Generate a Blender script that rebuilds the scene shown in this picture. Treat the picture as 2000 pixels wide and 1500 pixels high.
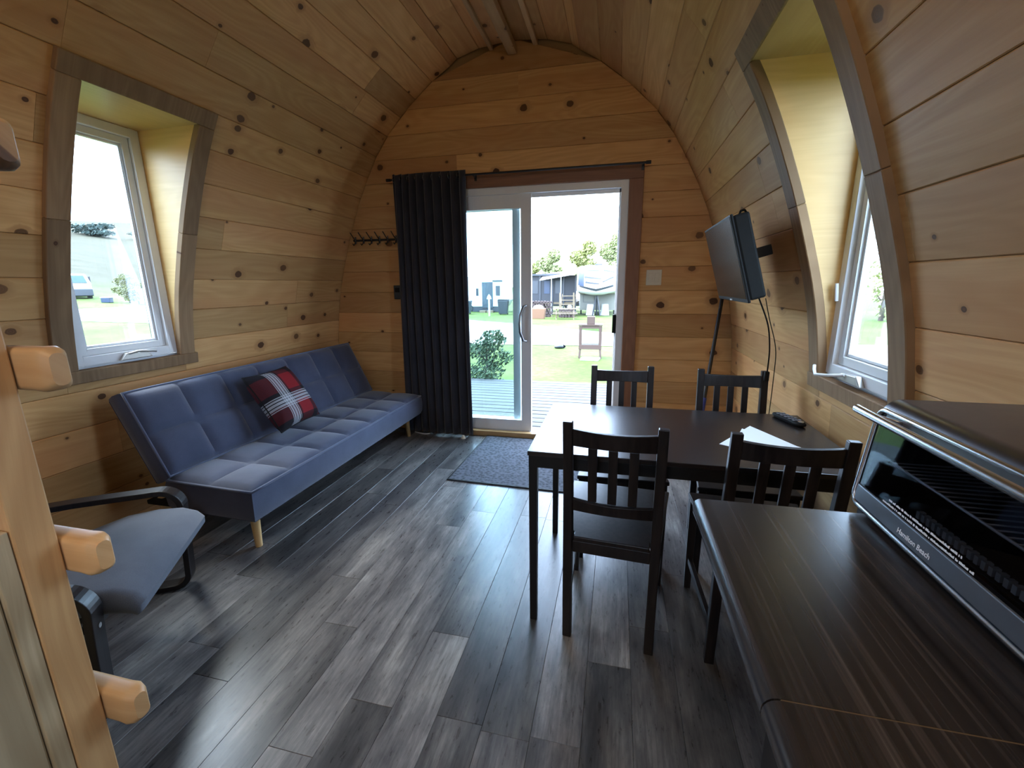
import bpy, bmesh, math, random
from mathutils import Vector, Matrix
import numpy as np
R = random.Random(7)
PI = math.pi
for o in list(bpy.data.objects): bpy.data.objects.remove(o)
sc = bpy.context.scene
COL = sc.collection

# ------------------------------------------------------------------ camera
F_PX, YAW, PITCH, ROLL, CAM_H = 854.87, 0.2342, 0.2242, -0.0104, 1.3503
cd = bpy.data.cameras.new('camera'); cam = bpy.data.objects.new('camera', cd); COL.objects.link(cam)
cd.sensor_fit = 'HORIZONTAL'; cd.sensor_width = 36; cd.lens = F_PX / 2000 * 36; cd.clip_start = 0.02; cd.clip_end = 500
fw = Vector((-math.sin(YAW) * math.cos(PITCH), math.cos(YAW) * math.cos(PITCH), -math.sin(PITCH)))
rt = Vector((math.cos(YAW), math.sin(YAW), 0)); up = rt.cross(fw)
r2 = rt * math.cos(ROLL) + up * math.sin(ROLL); u2 = up * math.cos(ROLL) - rt * math.sin(ROLL)
cam.matrix_world = Matrix(((r2.x, u2.x, -fw.x, 0), (r2.y, u2.y, -fw.y, 0), (r2.z, u2.z, -fw.z, CAM_H), (0, 0, 0, 1)))
sc.camera = cam

# ------------------------------------------------------------------ sky, exposure, daylight portals
w = bpy.data.worlds.new('sky'); sc.world = w; w.use_nodes = True
nt = w.node_tree; nt.nodes.clear()
wo = nt.nodes.new('ShaderNodeOutputWorld'); bg = nt.nodes.new('ShaderNodeBackground')
bg.inputs[0].default_value = (0.65, 0.86, 1.19, 1); bg.inputs[1].default_value = 4.2
nt.links.new(bg.outputs[0], wo.inputs[0])
vs = sc.view_settings
vs.view_transform = 'Standard'; vs.look = 'None'; vs.exposure = 2.05; vs.gamma = 1.0; vs.use_curve_mapping = False
sc.cycles.max_bounces = 8; sc.cycles.diffuse_bounces = 5; sc.cycles.glossy_bounces = 3
sc.cycles.use_adaptive_sampling = True; sc.cycles.adaptive_threshold = 0.02
sc.cycles.transparent_max_bounces = 12; sc.cycles.sample_clamp_indirect = 6.0
sc.cycles.caustics_reflective = False; sc.cycles.caustics_refractive = False
try:
    sc.cycles.use_denoising = True; sc.cycles.denoiser = 'OPENIMAGEDENOISE'
except Exception: pass
sl = bpy.data.lights.new('sun', 'SUN'); sl.energy = 3.0; sl.angle = 0.60; sl.color = (1.0, 0.94, 0.82)
so = bpy.data.objects.new('sun', sl); COL.objects.link(so); so.rotation_euler = Vector((1.15, -0.22, -1.45)).to_track_quat('-Z', 'Y').to_euler()
def portal(name, loc, direction, sx, sy):
    l = bpy.data.lights.new(name, 'AREA'); l.shape = 'RECTANGLE'; l.size = sx; l.size_y = sy; l.cycles.is_portal = True
    o = bpy.data.objects.new(name, l); COL.objects.link(o); o.location = loc
    o.rotation_euler = Vector(direction).to_track_quat('-Z', 'Y').to_euler()
portal('portal_door', (-0.85, 3.86, 1.06), (0, -1, 0), 1.9, 2.15)
portal('portal_left', (-2.72, 1.82, 1.57), (1, 0, 0), 0.62, 1.3)
portal('portal_right', (1.02, 1.82, 1.57), (-1, 0, 0), 0.62, 1.3)
portal('portal_added_right', (1.02, -0.9, 1.57), (-1, 0, 0), 0.62, 1.3)  # serves the added dormer on the kitchen side
portal('portal_added_left', (-2.72, -0.9, 1.57), (1, 0, 0), 0.62, 1.3)  # serves the added dormer on the bunk side
portal('portal_added_rear', (-0.45, -2.74, 1.80), (0, 1, 0), 0.75, 0.75)  # serves the added end-wall window

# ------------------------------------------------------------------ materials
class NT:
    def __init__(s, name):
        s.m = bpy.data.materials.new(name); s.m.use_nodes = True
        s.t = s.m.node_tree; s.t.nodes.clear()
        s.out = s.n('ShaderNodeOutputMaterial'); s.b = s.n('ShaderNodeBsdfPrincipled')
        s.l(s.b.outputs[0], s.out.inputs[0])
    def n(s, ty, **k):
        x = s.t.nodes.new(ty)
        for a, v in k.items(): setattr(x, a, v)
        return x
    def l(s, a, b): s.t.links.new(a, b)
    def val(s, sock, v):
        if hasattr(v, 'is_linked') or isinstance(v, bpy.types.NodeSocket): s.l(v, sock)
        else: sock.default_value = v
    def math(s, op, a, b=0.0, c=None, clamp=False):
        x = s.n('ShaderNodeMath', operation=op, use_clamp=clamp); s.val(x.inputs[0], a); s.val(x.inputs[1], b)
        if c is not None: s.val(x.inputs[2], c)
        return x.outputs[0]
    def vm(s, op, a, b=(0, 0, 0)):
        x = s.n('ShaderNodeVectorMath', operation=op); s.val(x.inputs[0], a); s.val(x.inputs[1], b)
        return x.outputs['Value'] if op in ('LENGTH', 'DISTANCE', 'DOT_PRODUCT') else x.outputs[0]
    def noise(s, vec, scale, detail=4, rough=0.55, dist=0.0):
        x = s.n('ShaderNodeTexNoise'); s.val(x.inputs['Vector'], vec); x.inputs['Scale'].default_value = scale
        x.inputs['Detail'].default_value = detail; x.inputs['Roughness'].default_value = rough; x.inputs['Distortion'].default_value = dist
        return x.outputs['Fac']
    def ramp(s, fac, stops, interp='LINEAR'):
        x = s.n('ShaderNodeValToRGB'); s.val(x.inputs[0], fac); cr = x.color_ramp; cr.interpolation = interp
        while len(cr.elements) < len(stops): cr.elements.new(0.5)
        for e, (p, c) in zip(cr.elements, stops):
            e.position = p; e.color = (*c, 1) if len(c) == 3 else c
        return x.outputs[0]
    def mix(s, fac, a, b, mode='MIX'):
        x = s.n('ShaderNodeMix', data_type='RGBA', blend_type=mode); s.val(x.inputs[0], fac)
        for sk, v in ((x.inputs[6], a), (x.inputs[7], b)):
            if isinstance(v, tuple) and len(v) == 3: v = (*v, 1)
            s.val(sk, v)
        return x.outputs[2]
    def smooth(s, v, lo, hi):
        x = s.n('ShaderNodeMapRange', interpolation_type='SMOOTHSTEP'); s.val(x.inputs[0], v); s.val(x.inputs[1], lo); s.val(x.inputs[2], hi)
        return x.outputs[0]
    def comb(s, x_, y_, z_=0.0):
        x = s.n('ShaderNodeCombineXYZ'); s.val(x.inputs[0], x_); s.val(x.inputs[1], y_); s.val(x.inputs[2], z_); return x.outputs[0]
    def sep(s, v):
        x = s.n('ShaderNodeSeparateXYZ'); s.l(v, x.inputs[0]); return x.outputs
    def bump(s, h, strength=0.2, dist=0.002):
        x = s.n('ShaderNodeBump'); x.inputs['Strength'].default_value = strength; x.inputs['Distance'].default_value = dist
        s.l(h, x.inputs['Height']); s.l(x.outputs[0], s.b.inputs['Normal'])
    def set(s, base=None, rough=None, metal=None, spec=None, **k):
        b = s.b.inputs
        if base is not None: s.val(b['Base Color'], (*base, 1) if isinstance(base, tuple) and len(base) == 3 else base)
        if rough is not None: s.val(b['Roughness'], rough)
        if metal is not None: s.val(b['Metallic'], metal)
        if spec is not None: s.val(b['Specular IOR Level'], spec)
        for a, v in k.items(): s.val(b[a], v)
        return s.m
    def uv(s): return s.n('ShaderNodeTexCoord').outputs['UV']
    def obj(s): return s.n('ShaderNodeTexCoord').outputs['Object']
    def rnd(s): return s.n('ShaderNodeObjectInfo').outputs['Random']

def plain(name, col, rough=0.5, metal=0.0, spec=0.5, var=0.12, sc_=40, bump=0.0):
    t = NT(name); o = t.obj(); nz = t.noise(o, sc_, 3)
    f = t.math('MULTIPLY_ADD', nz, var * 2, 1 - var)
    c = t.vm('MULTIPLY', col, t.comb(f, f, f))
    if bump: t.bump(nz, bump, 0.002)
    return t.set(c, rough, metal, spec)

def pine(name, light, dark, red, knots=1.0, rough=0.42, kd=(1.5, 4.2), use_uv=True, along='x', spec=0.35):
    t = NT(name); r = t.rnd()
    if use_uv: base = t.uv()
    else:
        s = t.sep(t.obj())
        base = {'x': t.comb(s[0], t.math('ADD', s[1], s[2])), 'y': t.comb(s[1], t.math('ADD', s[0], s[2])), 'z': t.comb(s[2], t.math('ADD', s[0], t.math('MULTIPLY', s[1], .7)))}[along]
    uv = t.vm('ADD', base, t.comb(t.math('MULTIPLY', r, 37.3), t.math('MULTIPLY', r, 91.7)))
    s = t.sep(uv)
    # knots
    vc = t.comb(t.math('MULTIPLY', s[0], kd[0]), t.math('MULTIPLY', s[1], kd[1]))
    vo = t.n('ShaderNodeTexVoronoi', voronoi_dimensions='2D', feature='F1'); t.l(vc, vo.inputs['Vector']); vo.inputs['Scale'].default_value = 1.0
    d = t.vm('SUBTRACT', vo.outputs['Position'], vc)
    d = t.vm('MULTIPLY', d, (0.8 / kd[0], 1.0 / kd[1], 0))
    ds = t.sep(d)
    d = t.comb(ds[0], ds[1], 0.0)
    wob = t.noise(uv, 30, 2)
    dist = t.math('MULTIPLY', t.vm('LENGTH', d), t.math('MULTIPLY_ADD', wob, 0.7, 0.65))
    cr = t.sep(vo.outputs['Color'])
    rad = t.math('MULTIPLY_ADD', t.math('POWER', cr[0], 1.6), 0.018 * knots, 0.005 * knots)
    pres = t.math('GREATER_THAN', cr[1], 0.40)
    km = t.math('MULTIPLY', t.smooth(dist, t.math('MULTIPLY', rad, 1.04), t.math('MULTIPLY', rad, 0.86)), pres)
    halo = t.math('MULTIPLY', t.smooth(dist, t.math('MULTIPLY', rad, 2.6), rad), pres)
    rings = t.math('SINE', t.math('MULTIPLY', dist, 900.0))
    # grain, bending round the knots
    push = t.math('MULTIPLY', halo, t.math('MULTIPLY', ds[1], 1.2))
    low = t.noise(t.comb(t.math('MULTIPLY', s[0], 1.1), t.math('MULTIPLY', s[1], 4.0)), 1.0, 2)
    vv = t.math('ADD', t.math('ADD', s[1], t.math('MULTIPLY', low, 0.09)), push)
    fine = t.noise(t.comb(t.math('MULTIPLY', s[0], 2.2), t.math('MULTIPLY', vv, 95.0)), 1.0, 4, 0.6)
    wide = t.noise(t.comb(t.math('MULTIPLY', s[0], 0.7), t.math('MULTIPLY', vv, 17.0)), 1.0, 3, 0.5)
    cath = t.noise(t.comb(t.math('MULTIPLY', s[0], 0.9), t.math('MULTIPLY', vv, 5.5)), 1.0, 1, 0.4)
    ringl = t.math('MULTIPLY_ADD', t.math('SINE', t.math('MULTIPLY', cath, 85.0)), 0.5, 0.5)
    g = t.math('ADD', t.math('MULTIPLY', fine, 0.38), t.math('ADD', t.math('MULTIPLY', wide, 0.50), t.math('MULTIPLY', ringl, 0.12)))
    col = t.ramp(g, [(0.30, dark), (0.50, tuple((a + b) / 2 for a, b in zip(dark, light))), (0.66, light)])
    blotch = t.smooth(t.noise(t.comb(t.math('MULTIPLY', s[0], 0.55), t.math('MULTIPLY', s[1], 3.0)), 1.0, 2), 0.42, 0.68)
    col = t.mix(t.math('MULTIPLY', blotch, 0.55), col, red)
    br = t.math('MULTIPLY_ADD', t.math('FRACT', t.math('MULTIPLY', r, 7.13)), 0.46, 0.74)
    col = t.mix(1.0, col, t.comb(br, br, t.math('MULTIPLY', br, 0.98)), 'MULTIPLY')
    col = t.mix(t.math('MULTIPLY', halo, 0.38), col, (dark[0] * .55, dark[1] * .45, dark[2] * .4))
    kc = t.mix(t.math('MULTIPLY_ADD', rings, 0.25, 0.3), (0.045, 0.018, 0.009), (0.13, 0.052, 0.022))
    col = t.mix(t.math('MULTIPLY', km, t.math('MULTIPLY_ADD', cr[2], 0.28, 0.70)), col, kc)
    t.bump(g, 0.12, 0.0015)
    return t.set(col, rough, 0, spec)

M = {}
M['pine'] = pine('knotty_pine', (0.65, 0.395, 0.175), (0.50, 0.27, 0.10), (0.51, 0.235, 0.10), 1.2, 0.5, (2.6, 5.6), spec=0.2)
M['pine_shell'] = plain('shell_wood', (0.30, 0.18, 0.08), 0.8)
M['ladder_pine'] = pine('ladder_pine', (0.62, 0.39, 0.18), (0.34, 0.165, 0.06), (0.56, 0.32, 0.14), 0.8, 0.5, (1.2, 9), False, 'z')
M['rung_pine'] = pine('rung_pine', (0.62, 0.39, 0.19), (0.50, 0.28, 0.12), (0.52, 0.28, 0.11), 0.8, 0.45, (4, 9), False, 'x')
M['pale_pine'] = pine('pale_pine', (0.54, 0.44, 0.28), (0.24, 0.17, 0.09), (0.50, 0.40, 0.25), 0.4, 0.6, (1.0, 5), False, 'z')
M['trim'] = pine('stained_trim', (0.33, 0.21, 0.115), (0.21, 0.125, 0.066), (0.27, 0.16, 0.085), 0.35, 0.6, (1, 6), spec=0.2)
M['door_trim'] = pine('door_trim_stain', (0.30, 0.14, 0.075), (0.20, 0.09, 0.05), (0.26, 0.12, 0.07), 0.35, 0.5, (1, 6))
M['ply'] = pine('birch_plywood', (0.66, 0.44, 0.19), (0.57, 0.36, 0.145), (0.62, 0.39, 0.16), 0.0, 0.38, (1, 4))
M['beam'] = pine('ridge_batten_pine', (0.58, 0.40, 0.22), (0.46, 0.29, 0.14), (0.5, 0.3, 0.15), 0.7, 0.5, (1.5, 6))
M['threshold'] = pine('threshold_pine', (0.55, 0.36, 0.18), (0.42, 0.25, 0.11), (0.5, 0.3, 0.15), 0.3, 0.4, (1, 6))
M['leg_wood'] = pine('leg_beech', (0.66, 0.44, 0.21), (0.55, 0.34, 0.14), (0.6, 0.38, 0.17), 0.0, 0.4, (1, 6), False, 'z')

def floor_mat():
    t = NT('grey_vinyl_plank'); r = t.rnd(); uv = t.vm('ADD', t.uv(), t.comb(t.math('MULTIPLY', r, 53.1), t.math('MULTIPLY', r, 17.7)))
    s = t.sep(uv)
    fine = t.noise(t.comb(t.math('MULTIPLY', s[0], 5.0), t.math('MULTIPLY', s[1], 90.0)), 1.0, 5, 0.65)
    patch = t.noise(t.comb(t.math('MULTIPLY', s[0], 1.8), t.math('MULTIPLY', s[1], 6.5)), 1.0, 8, 0.66, 0.2)
    scr = t.noise(t.comb(t.math('MULTIPLY', s[0], 14.0), t.math('MULTIPLY', s[1], 55.0)), 1.0, 5, 0.7)
    g = t.math('ADD', t.math('MULTIPLY', fine, 0.22), t.math('ADD', t.math('MULTIPLY', patch, 0.66), t.math('MULTIPLY', scr, 0.12)))
    col = t.ramp(g, [(0.36, (0.032, 0.030, 0.031)), (0.46, (0.078, 0.073, 0.072)), (0.55, (0.150, 0.139, 0.132)), (0.66, (0.30, 0.28, 0.255))])
    br = t.math('MULTIPLY_ADD', r, 1.0, 0.52)
    col = t.mix(1.0, col, t.comb(br, br, br), 'MULTIPLY')
    t.bump(g, 0.10, 0.001)
    return t.set(col, t.math('MULTIPLY_ADD', scr, 0.14, 0.22), 0, 0.5)
M['floor'] = floor_mat()
M['floor_base'] = plain('floor_seam', (0.02, 0.018, 0.017), 0.7)

def counter_mat():
    t = NT('dark_laminate'); s = t.sep(t.obj())
    fine = t.noise(t.comb(t.math('MULTIPLY', s[0], 150.0), t.math('MULTIPLY', s[1], 1.6), t.math('MULTIPLY', s[2], 150.0)), 1.0, 3, 0.6)
    wide = t.noise(t.comb(t.math('MULTIPLY', s[0], 42.0), t.math('MULTIPLY', s[1], 0.7), t.math('MULTIPLY', s[2], 40.0)), 1.0, 3, 0.6)
    g = t.math('ADD', t.math('MULTIPLY', fine, .5), t.math('MULTIPLY', wide, .5))
    col = t.ramp(g, [(0.38, (0.012, 0.010, 0.0095)), (0.52, (0.028, 0.023, 0.021)), (0.60, (0.060, 0.049, 0.043)), (0.69, (0.15, 0.128, 0.11))])
    return t.set(col, 0.26, 0, 0.6)
M['counter'] = counter_mat()
def brownblack(name='black_brown_wood', rough=0.36):
    t = NT(name); s = t.sep(t.obj())
    g = t.noise(t.comb(t.math('MULTIPLY', s[0], 60.0), t.math('MULTIPLY', s[1], 60.0), t.math('MULTIPLY', s[2], 4.0)), 1.0, 3)
    return t.set(t.ramp(g, [(0.35, (0.008, 0.006, 0.006)), (0.65, (0.020, 0.0145, 0.0135))]), rough, 0, 0.38)
M['blackwood'] = brownblack()
M['tabletop'] = plain('table_black_brown_foil', (0.016, 0.012, 0.012), 0.27, 0, 0.7, 0.25, 30)
M['vinyl'] = plain('white_vinyl', (0.72, 0.73, 0.74), 0.35, 0, 0.5, 0.03)
M['black'] = plain('black_plastic', (0.010, 0.010, 0.010), 0.6, 0, 0.14)
M['screen'] = plain('tv_screen', (0.014, 0.010, 0.010), 0.25, 0, 0.22, 0.05)
M['blackmetal'] = plain('black_metal', (0.015, 0.015, 0.016), 0.35, 0.3)
M['chrome'] = plain('brushed_steel', (0.62, 0.62, 0.63), 0.24, 1.0, 0.5, 0.06)
M['darksteel'] = plain('dark_steel', (0.20, 0.20, 0.21), 0.30, 1.0, 0.5, 0.1)
M['bronze'] = plain('crank_grey', (0.42, 0.40, 0.37), 0.35, 0.6)
M['white'] = plain('white_plastic', (0.75, 0.75, 0.74), 0.4, 0, 0.5, 0.03)
M['almond'] = plain('almond_plastic', (0.62, 0.56, 0.43), 0.4, 0, 0.5, 0.03)
M['paper'] = plain('paper', (0.80, 0.80, 0.80), 0.8, 0, 0.2, 0.02)
M['blue'] = plain('blue_plastic', (0.015, 0.04, 0.30), 0.35)
M['print'] = plain('white_print', (0.85, 0.85, 0.88), 0.5)
M['silverbar'] = plain('oven_silver_bar', (0.13, 0.14, 0.16), 0.36, 0.6)
M['nickel'] = plain('nickel_wire', (0.70, 0.70, 0.68), 0.45, 0.25)
M['button'] = plain('remote_button', (0.25, 0.27, 0.32), 0.4)

def fabric(name, col, col2, scale=420, rough=0.9, sheen=0.3, fleck=0.4):
    t = NT(name); o = t.obj()
    a = t.noise(o, scale, 2, 0.7); b = t.noise(o, 5, 3)
    f = t.math('ADD', t.math('MULTIPLY', a, fleck), t.math('MULTIPLY', b, 1 - fleck))
    c = t.ramp(f, [(0.36, col), (0.64, col2)])
    t.bump(a, 0.35, 0.0015)
    return t.set(c, rough, 0, 0.25, **{'Sheen Weight': sheen, 'Sheen Roughness': 0.5})
M['navy'] = fabric('navy_fabric', (0.034, 0.043, 0.078), (0.060, 0.073, 0.125))
M['navy_pipe'] = fabric('navy_piping', (0.07, 0.085, 0.14), (0.10, 0.12, 0.19))
M['greyfab'] = fabric('grey_blue_fabric', (0.058, 0.068, 0.092), (0.105, 0.118, 0.148), 500)
M['curtain'] = fabric('charcoal_curtain', (0.018, 0.018, 0.025), (0.030, 0.029, 0.039), 350, 0.85, 0.2)
M['mattress'] = fabric('mattress_fabric', (0.3, 0.3, 0.32), (0.4, 0.4, 0.42))
def rug_mat():
    t = NT('charcoal_rib_mat'); o = t.obj()
    vo = t.n('ShaderNodeTexVoronoi'); t.l(o, vo.inputs['Vector']); vo.inputs['Scale'].default_value = 42
    a = t.noise(o, 260, 2); f = t.math('ADD', t.math('MULTIPLY', vo.outputs['Distance'], .8), t.math('MULTIPLY', a, .4))
    c = t.ramp(f, [(0.3, (0.030, 0.032, 0.040)), (0.75, (0.085, 0.088, 0.105))])
    t.bump(f, 0.8, 0.004)
    return t.set(c, 0.92, 0, 0.2)
M['rug'] = rug_mat()
def plaid():
    t = NT('red_black_plaid'); s = t.sep(t.uv())
    def bands(x, edges):   # soft step mask for x in [a,b]
        out = None
        for a, b in edges:
            m = t.math('MULTIPLY', t.math('GREATER_THAN', x, a), t.math('LESS_THAN', x, b))
            out = m if out is None else t.math('ADD', out, m, clamp=True)
        return out
    u, v = s[0], s[1]
    red = (0.20, 0.010, 0.014); blk = (0.010, 0.008, 0.011); wht = (0.46, 0.46, 0.50)
    ru = bands(u, [(0.50, 0.78), (0.93, 1.0)]); rv = bands(v, [(0.10, 0.34), (0.56, 0.86)])
    tw = t.math('GREATER_THAN', t.math('FRACT', t.math('MULTIPLY', t.math('ADD', u, v), 70.0)), 0.5)
    both = t.math('MULTIPLY', ru, rv); one = t.math('SUBTRACT', t.math('ADD', ru, rv, clamp=True), both)
    fac = t.math('ADD', both, t.math('MULTIPLY', one, t.math('MULTIPLY_ADD', tw, 0.35, 0.08)), clamp=True)
    c = t.mix(fac, blk, red)
    wu = bands(u, [(0.25, 0.265), (0.28, 0.315), (0.33, 0.375), (0.39, 0.425), (0.44, 0.455)])
    wv = bands(v, [(0.30, 0.315), (0.33, 0.365), (0.38, 0.42), (0.435, 0.465), (0.48, 0.495)])
    c = t.mix(t.math('MULTIPLY', wu, t.math('MULTIPLY_ADD', tw, 0.35, 0.4)), c, wht)
    c = t.mix(t.math('MULTIPLY', wv, t.math('MULTIPLY_ADD', tw, 0.35, 0.4)), c, wht)
    t.bump(t.noise(t.obj(), 500, 2), 0.3, 0.001)
    return t.set(c, 0.85, 0, 0.2)
M['plaid'] = plaid()
def glass(name, tint=(0.95, 0.98, 0.98), dark=None):
    m = bpy.data.materials.new(name); m.use_nodes = True; t = m.node_tree; t.nodes.clear()
    o = t.nodes.new('ShaderNodeOutputMaterial'); mx = t.nodes.new('ShaderNodeMixShader'); tr = t.nodes.new('ShaderNodeBsdfTransparent')
    gl = t.nodes.new('ShaderNodeBsdfGlossy'); lw = t.nodes.new('ShaderNodeLayerWeight'); lw.inputs[0].default_value = 0.5; pw = t.nodes.new('ShaderNodeMath'); pw.operation = 'POWER'; pw.inputs[1].default_value = 5.0; t.links.new(lw.outputs['Facing'], pw.inputs[0]); fr = t.nodes.new('ShaderNodeMath'); fr.operation = 'MULTIPLY_ADD'; fr.inputs[1].default_value = 0.9; fr.inputs[2].default_value = 0.035; t.links.new(pw.outputs[0], fr.inputs[0])
    tr.inputs[0].default_value = (*tint, 1); gl.inputs['Roughness'].default_value = 0.02
    t.links.new(fr.outputs[0], mx.inputs[0]); t.links.new(tr.outputs[0], mx.inputs[1]); t.links.new(gl.outputs[0], mx.inputs[2]); t.links.new(mx.outputs[0], o.inputs[0])
    return m
M['glass'] = glass('window_glass')
M['door_glass'] = glass('door_glass', (0.86, 0.95, 0.96))
M['oven_glass'] = glass('oven_glass', (0.52, 0.53, 0.56))
M['stand_glass'] = glass('stand_panel', (0.75, 0.78, 0.75))
# outdoors
def grass_mat():
    t = NT('lawn_grass'); o = t.obj()
    a = t.noise(o, 0.6, 4); b = t.noise(o, 9, 4); f = t.math('ADD', t.math('MULTIPLY', a, .55), t.math('MULTIPLY', b, .45))
    c = t.ramp(f, [(0.35, (0.036, 0.058, 0.010)), (0.52, (0.056, 0.076, 0.018)), (0.68, (0.085, 0.088, 0.034))])
    s = t.sep(o)   # pale dry field on the hill to the left
    dry = t.smooth(s[0], -30.0, -42.0)
    c = t.mix(dry, c, t.ramp(f, [(0.35, (0.030, 0.028, 0.015)), (0.65, (0.050, 0.046, 0.031))]))
    return t.set(c, 0.95, 0, 0.1)
M['grass'] = grass_mat()
M['gravel'] = plain('gravel_road', (0.22, 0.205, 0.19), 0.95, 0, 0.1, 0.2, 3)
def deck_mat():
    t = NT('weathered_deck'); s = t.sep(t.vm('ADD', t.obj(), t.comb(t.math('MULTIPLY', t.rnd(), 30.0), 0.0)))
    g = t.noise(t.comb(t.math('MULTIPLY', s[0], 2.0), t.math('MULTIPLY', s[1], 60.0)), 1.0, 4)
    return t.set(t.ramp(g, [(0.3, (0.044, 0.045, 0.046)), (0.7, (0.085, 0.086, 0.086))]), 0.8, 0, 0.12)
M['deck'] = deck_mat()
def leaf(name, a, b):
    t = NT(name); c = t.ramp(t.noise(t.obj(), 3.0, 2), [(0.3, a), (0.7, b)])
    return t.set(c, 0.7, 0, 0.2)
M['leaf_bush'] = leaf('bush_leaves', (0.022, 0.040, 0.020), (0.055, 0.080, 0.040))
M['leaf_pale'] = leaf('birch_leaves', (0.21, 0.23, 0.09), (0.32, 0.33, 0.16))
M['leaf_yel'] = leaf('willow_leaves', (0.20, 0.205, 0.06), (0.31, 0.31, 0.13))
M['leaf_willow'] = leaf('bush_willow_leaves', (0.050, 0.056, 0.010), (0.095, 0.095, 0.025))
M['leaf_dark'] = leaf('far_leaves', (0.03, 0.045, 0.04), (0.06, 0.08, 0.065))
M['bark'] = plain('bark', (0.06, 0.045, 0.035), 0.9)
M['rv_white'] = plain('trailer_white', (0.42, 0.42, 0.42), 0.35, 0, 0.5, 0.04, 2)
M['rv_blue'] = plain('trailer_blue', (0.009, 0.020, 0.048), 0.35)
M['rv_grey'] = plain('trailer_grey', (0.024, 0.026, 0.031), 0.4)
M['rv_cream'] = plain('trailer_cream', (0.13, 0.125, 0.10), 0.5)
M['rv_dark'] = plain('dark_screen', (0.016, 0.016, 0.02), 0.6)
M['teal_glass'] = plain('teal_glass', (0.035, 0.07, 0.08), 0.2)
M['slate'] = plain('slate_door', (0.022, 0.032, 0.04), 0.5)
M['tyre'] = plain('tyre_rubber', (0.02, 0.02, 0.02), 0.8)
M['cedar'] = plain('cedar_stain', (0.055, 0.028, 0.018), 0.7)
M['rawwood'] = plain('raw_lumber', (0.13, 0.095, 0.055), 0.8)
M['firewood'] = plain('firewood', (0.045, 0.028, 0.024), 0.9)
M['orange'] = plain('orange_tub', (0.15, 0.07, 0.035), 0.6)

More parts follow.
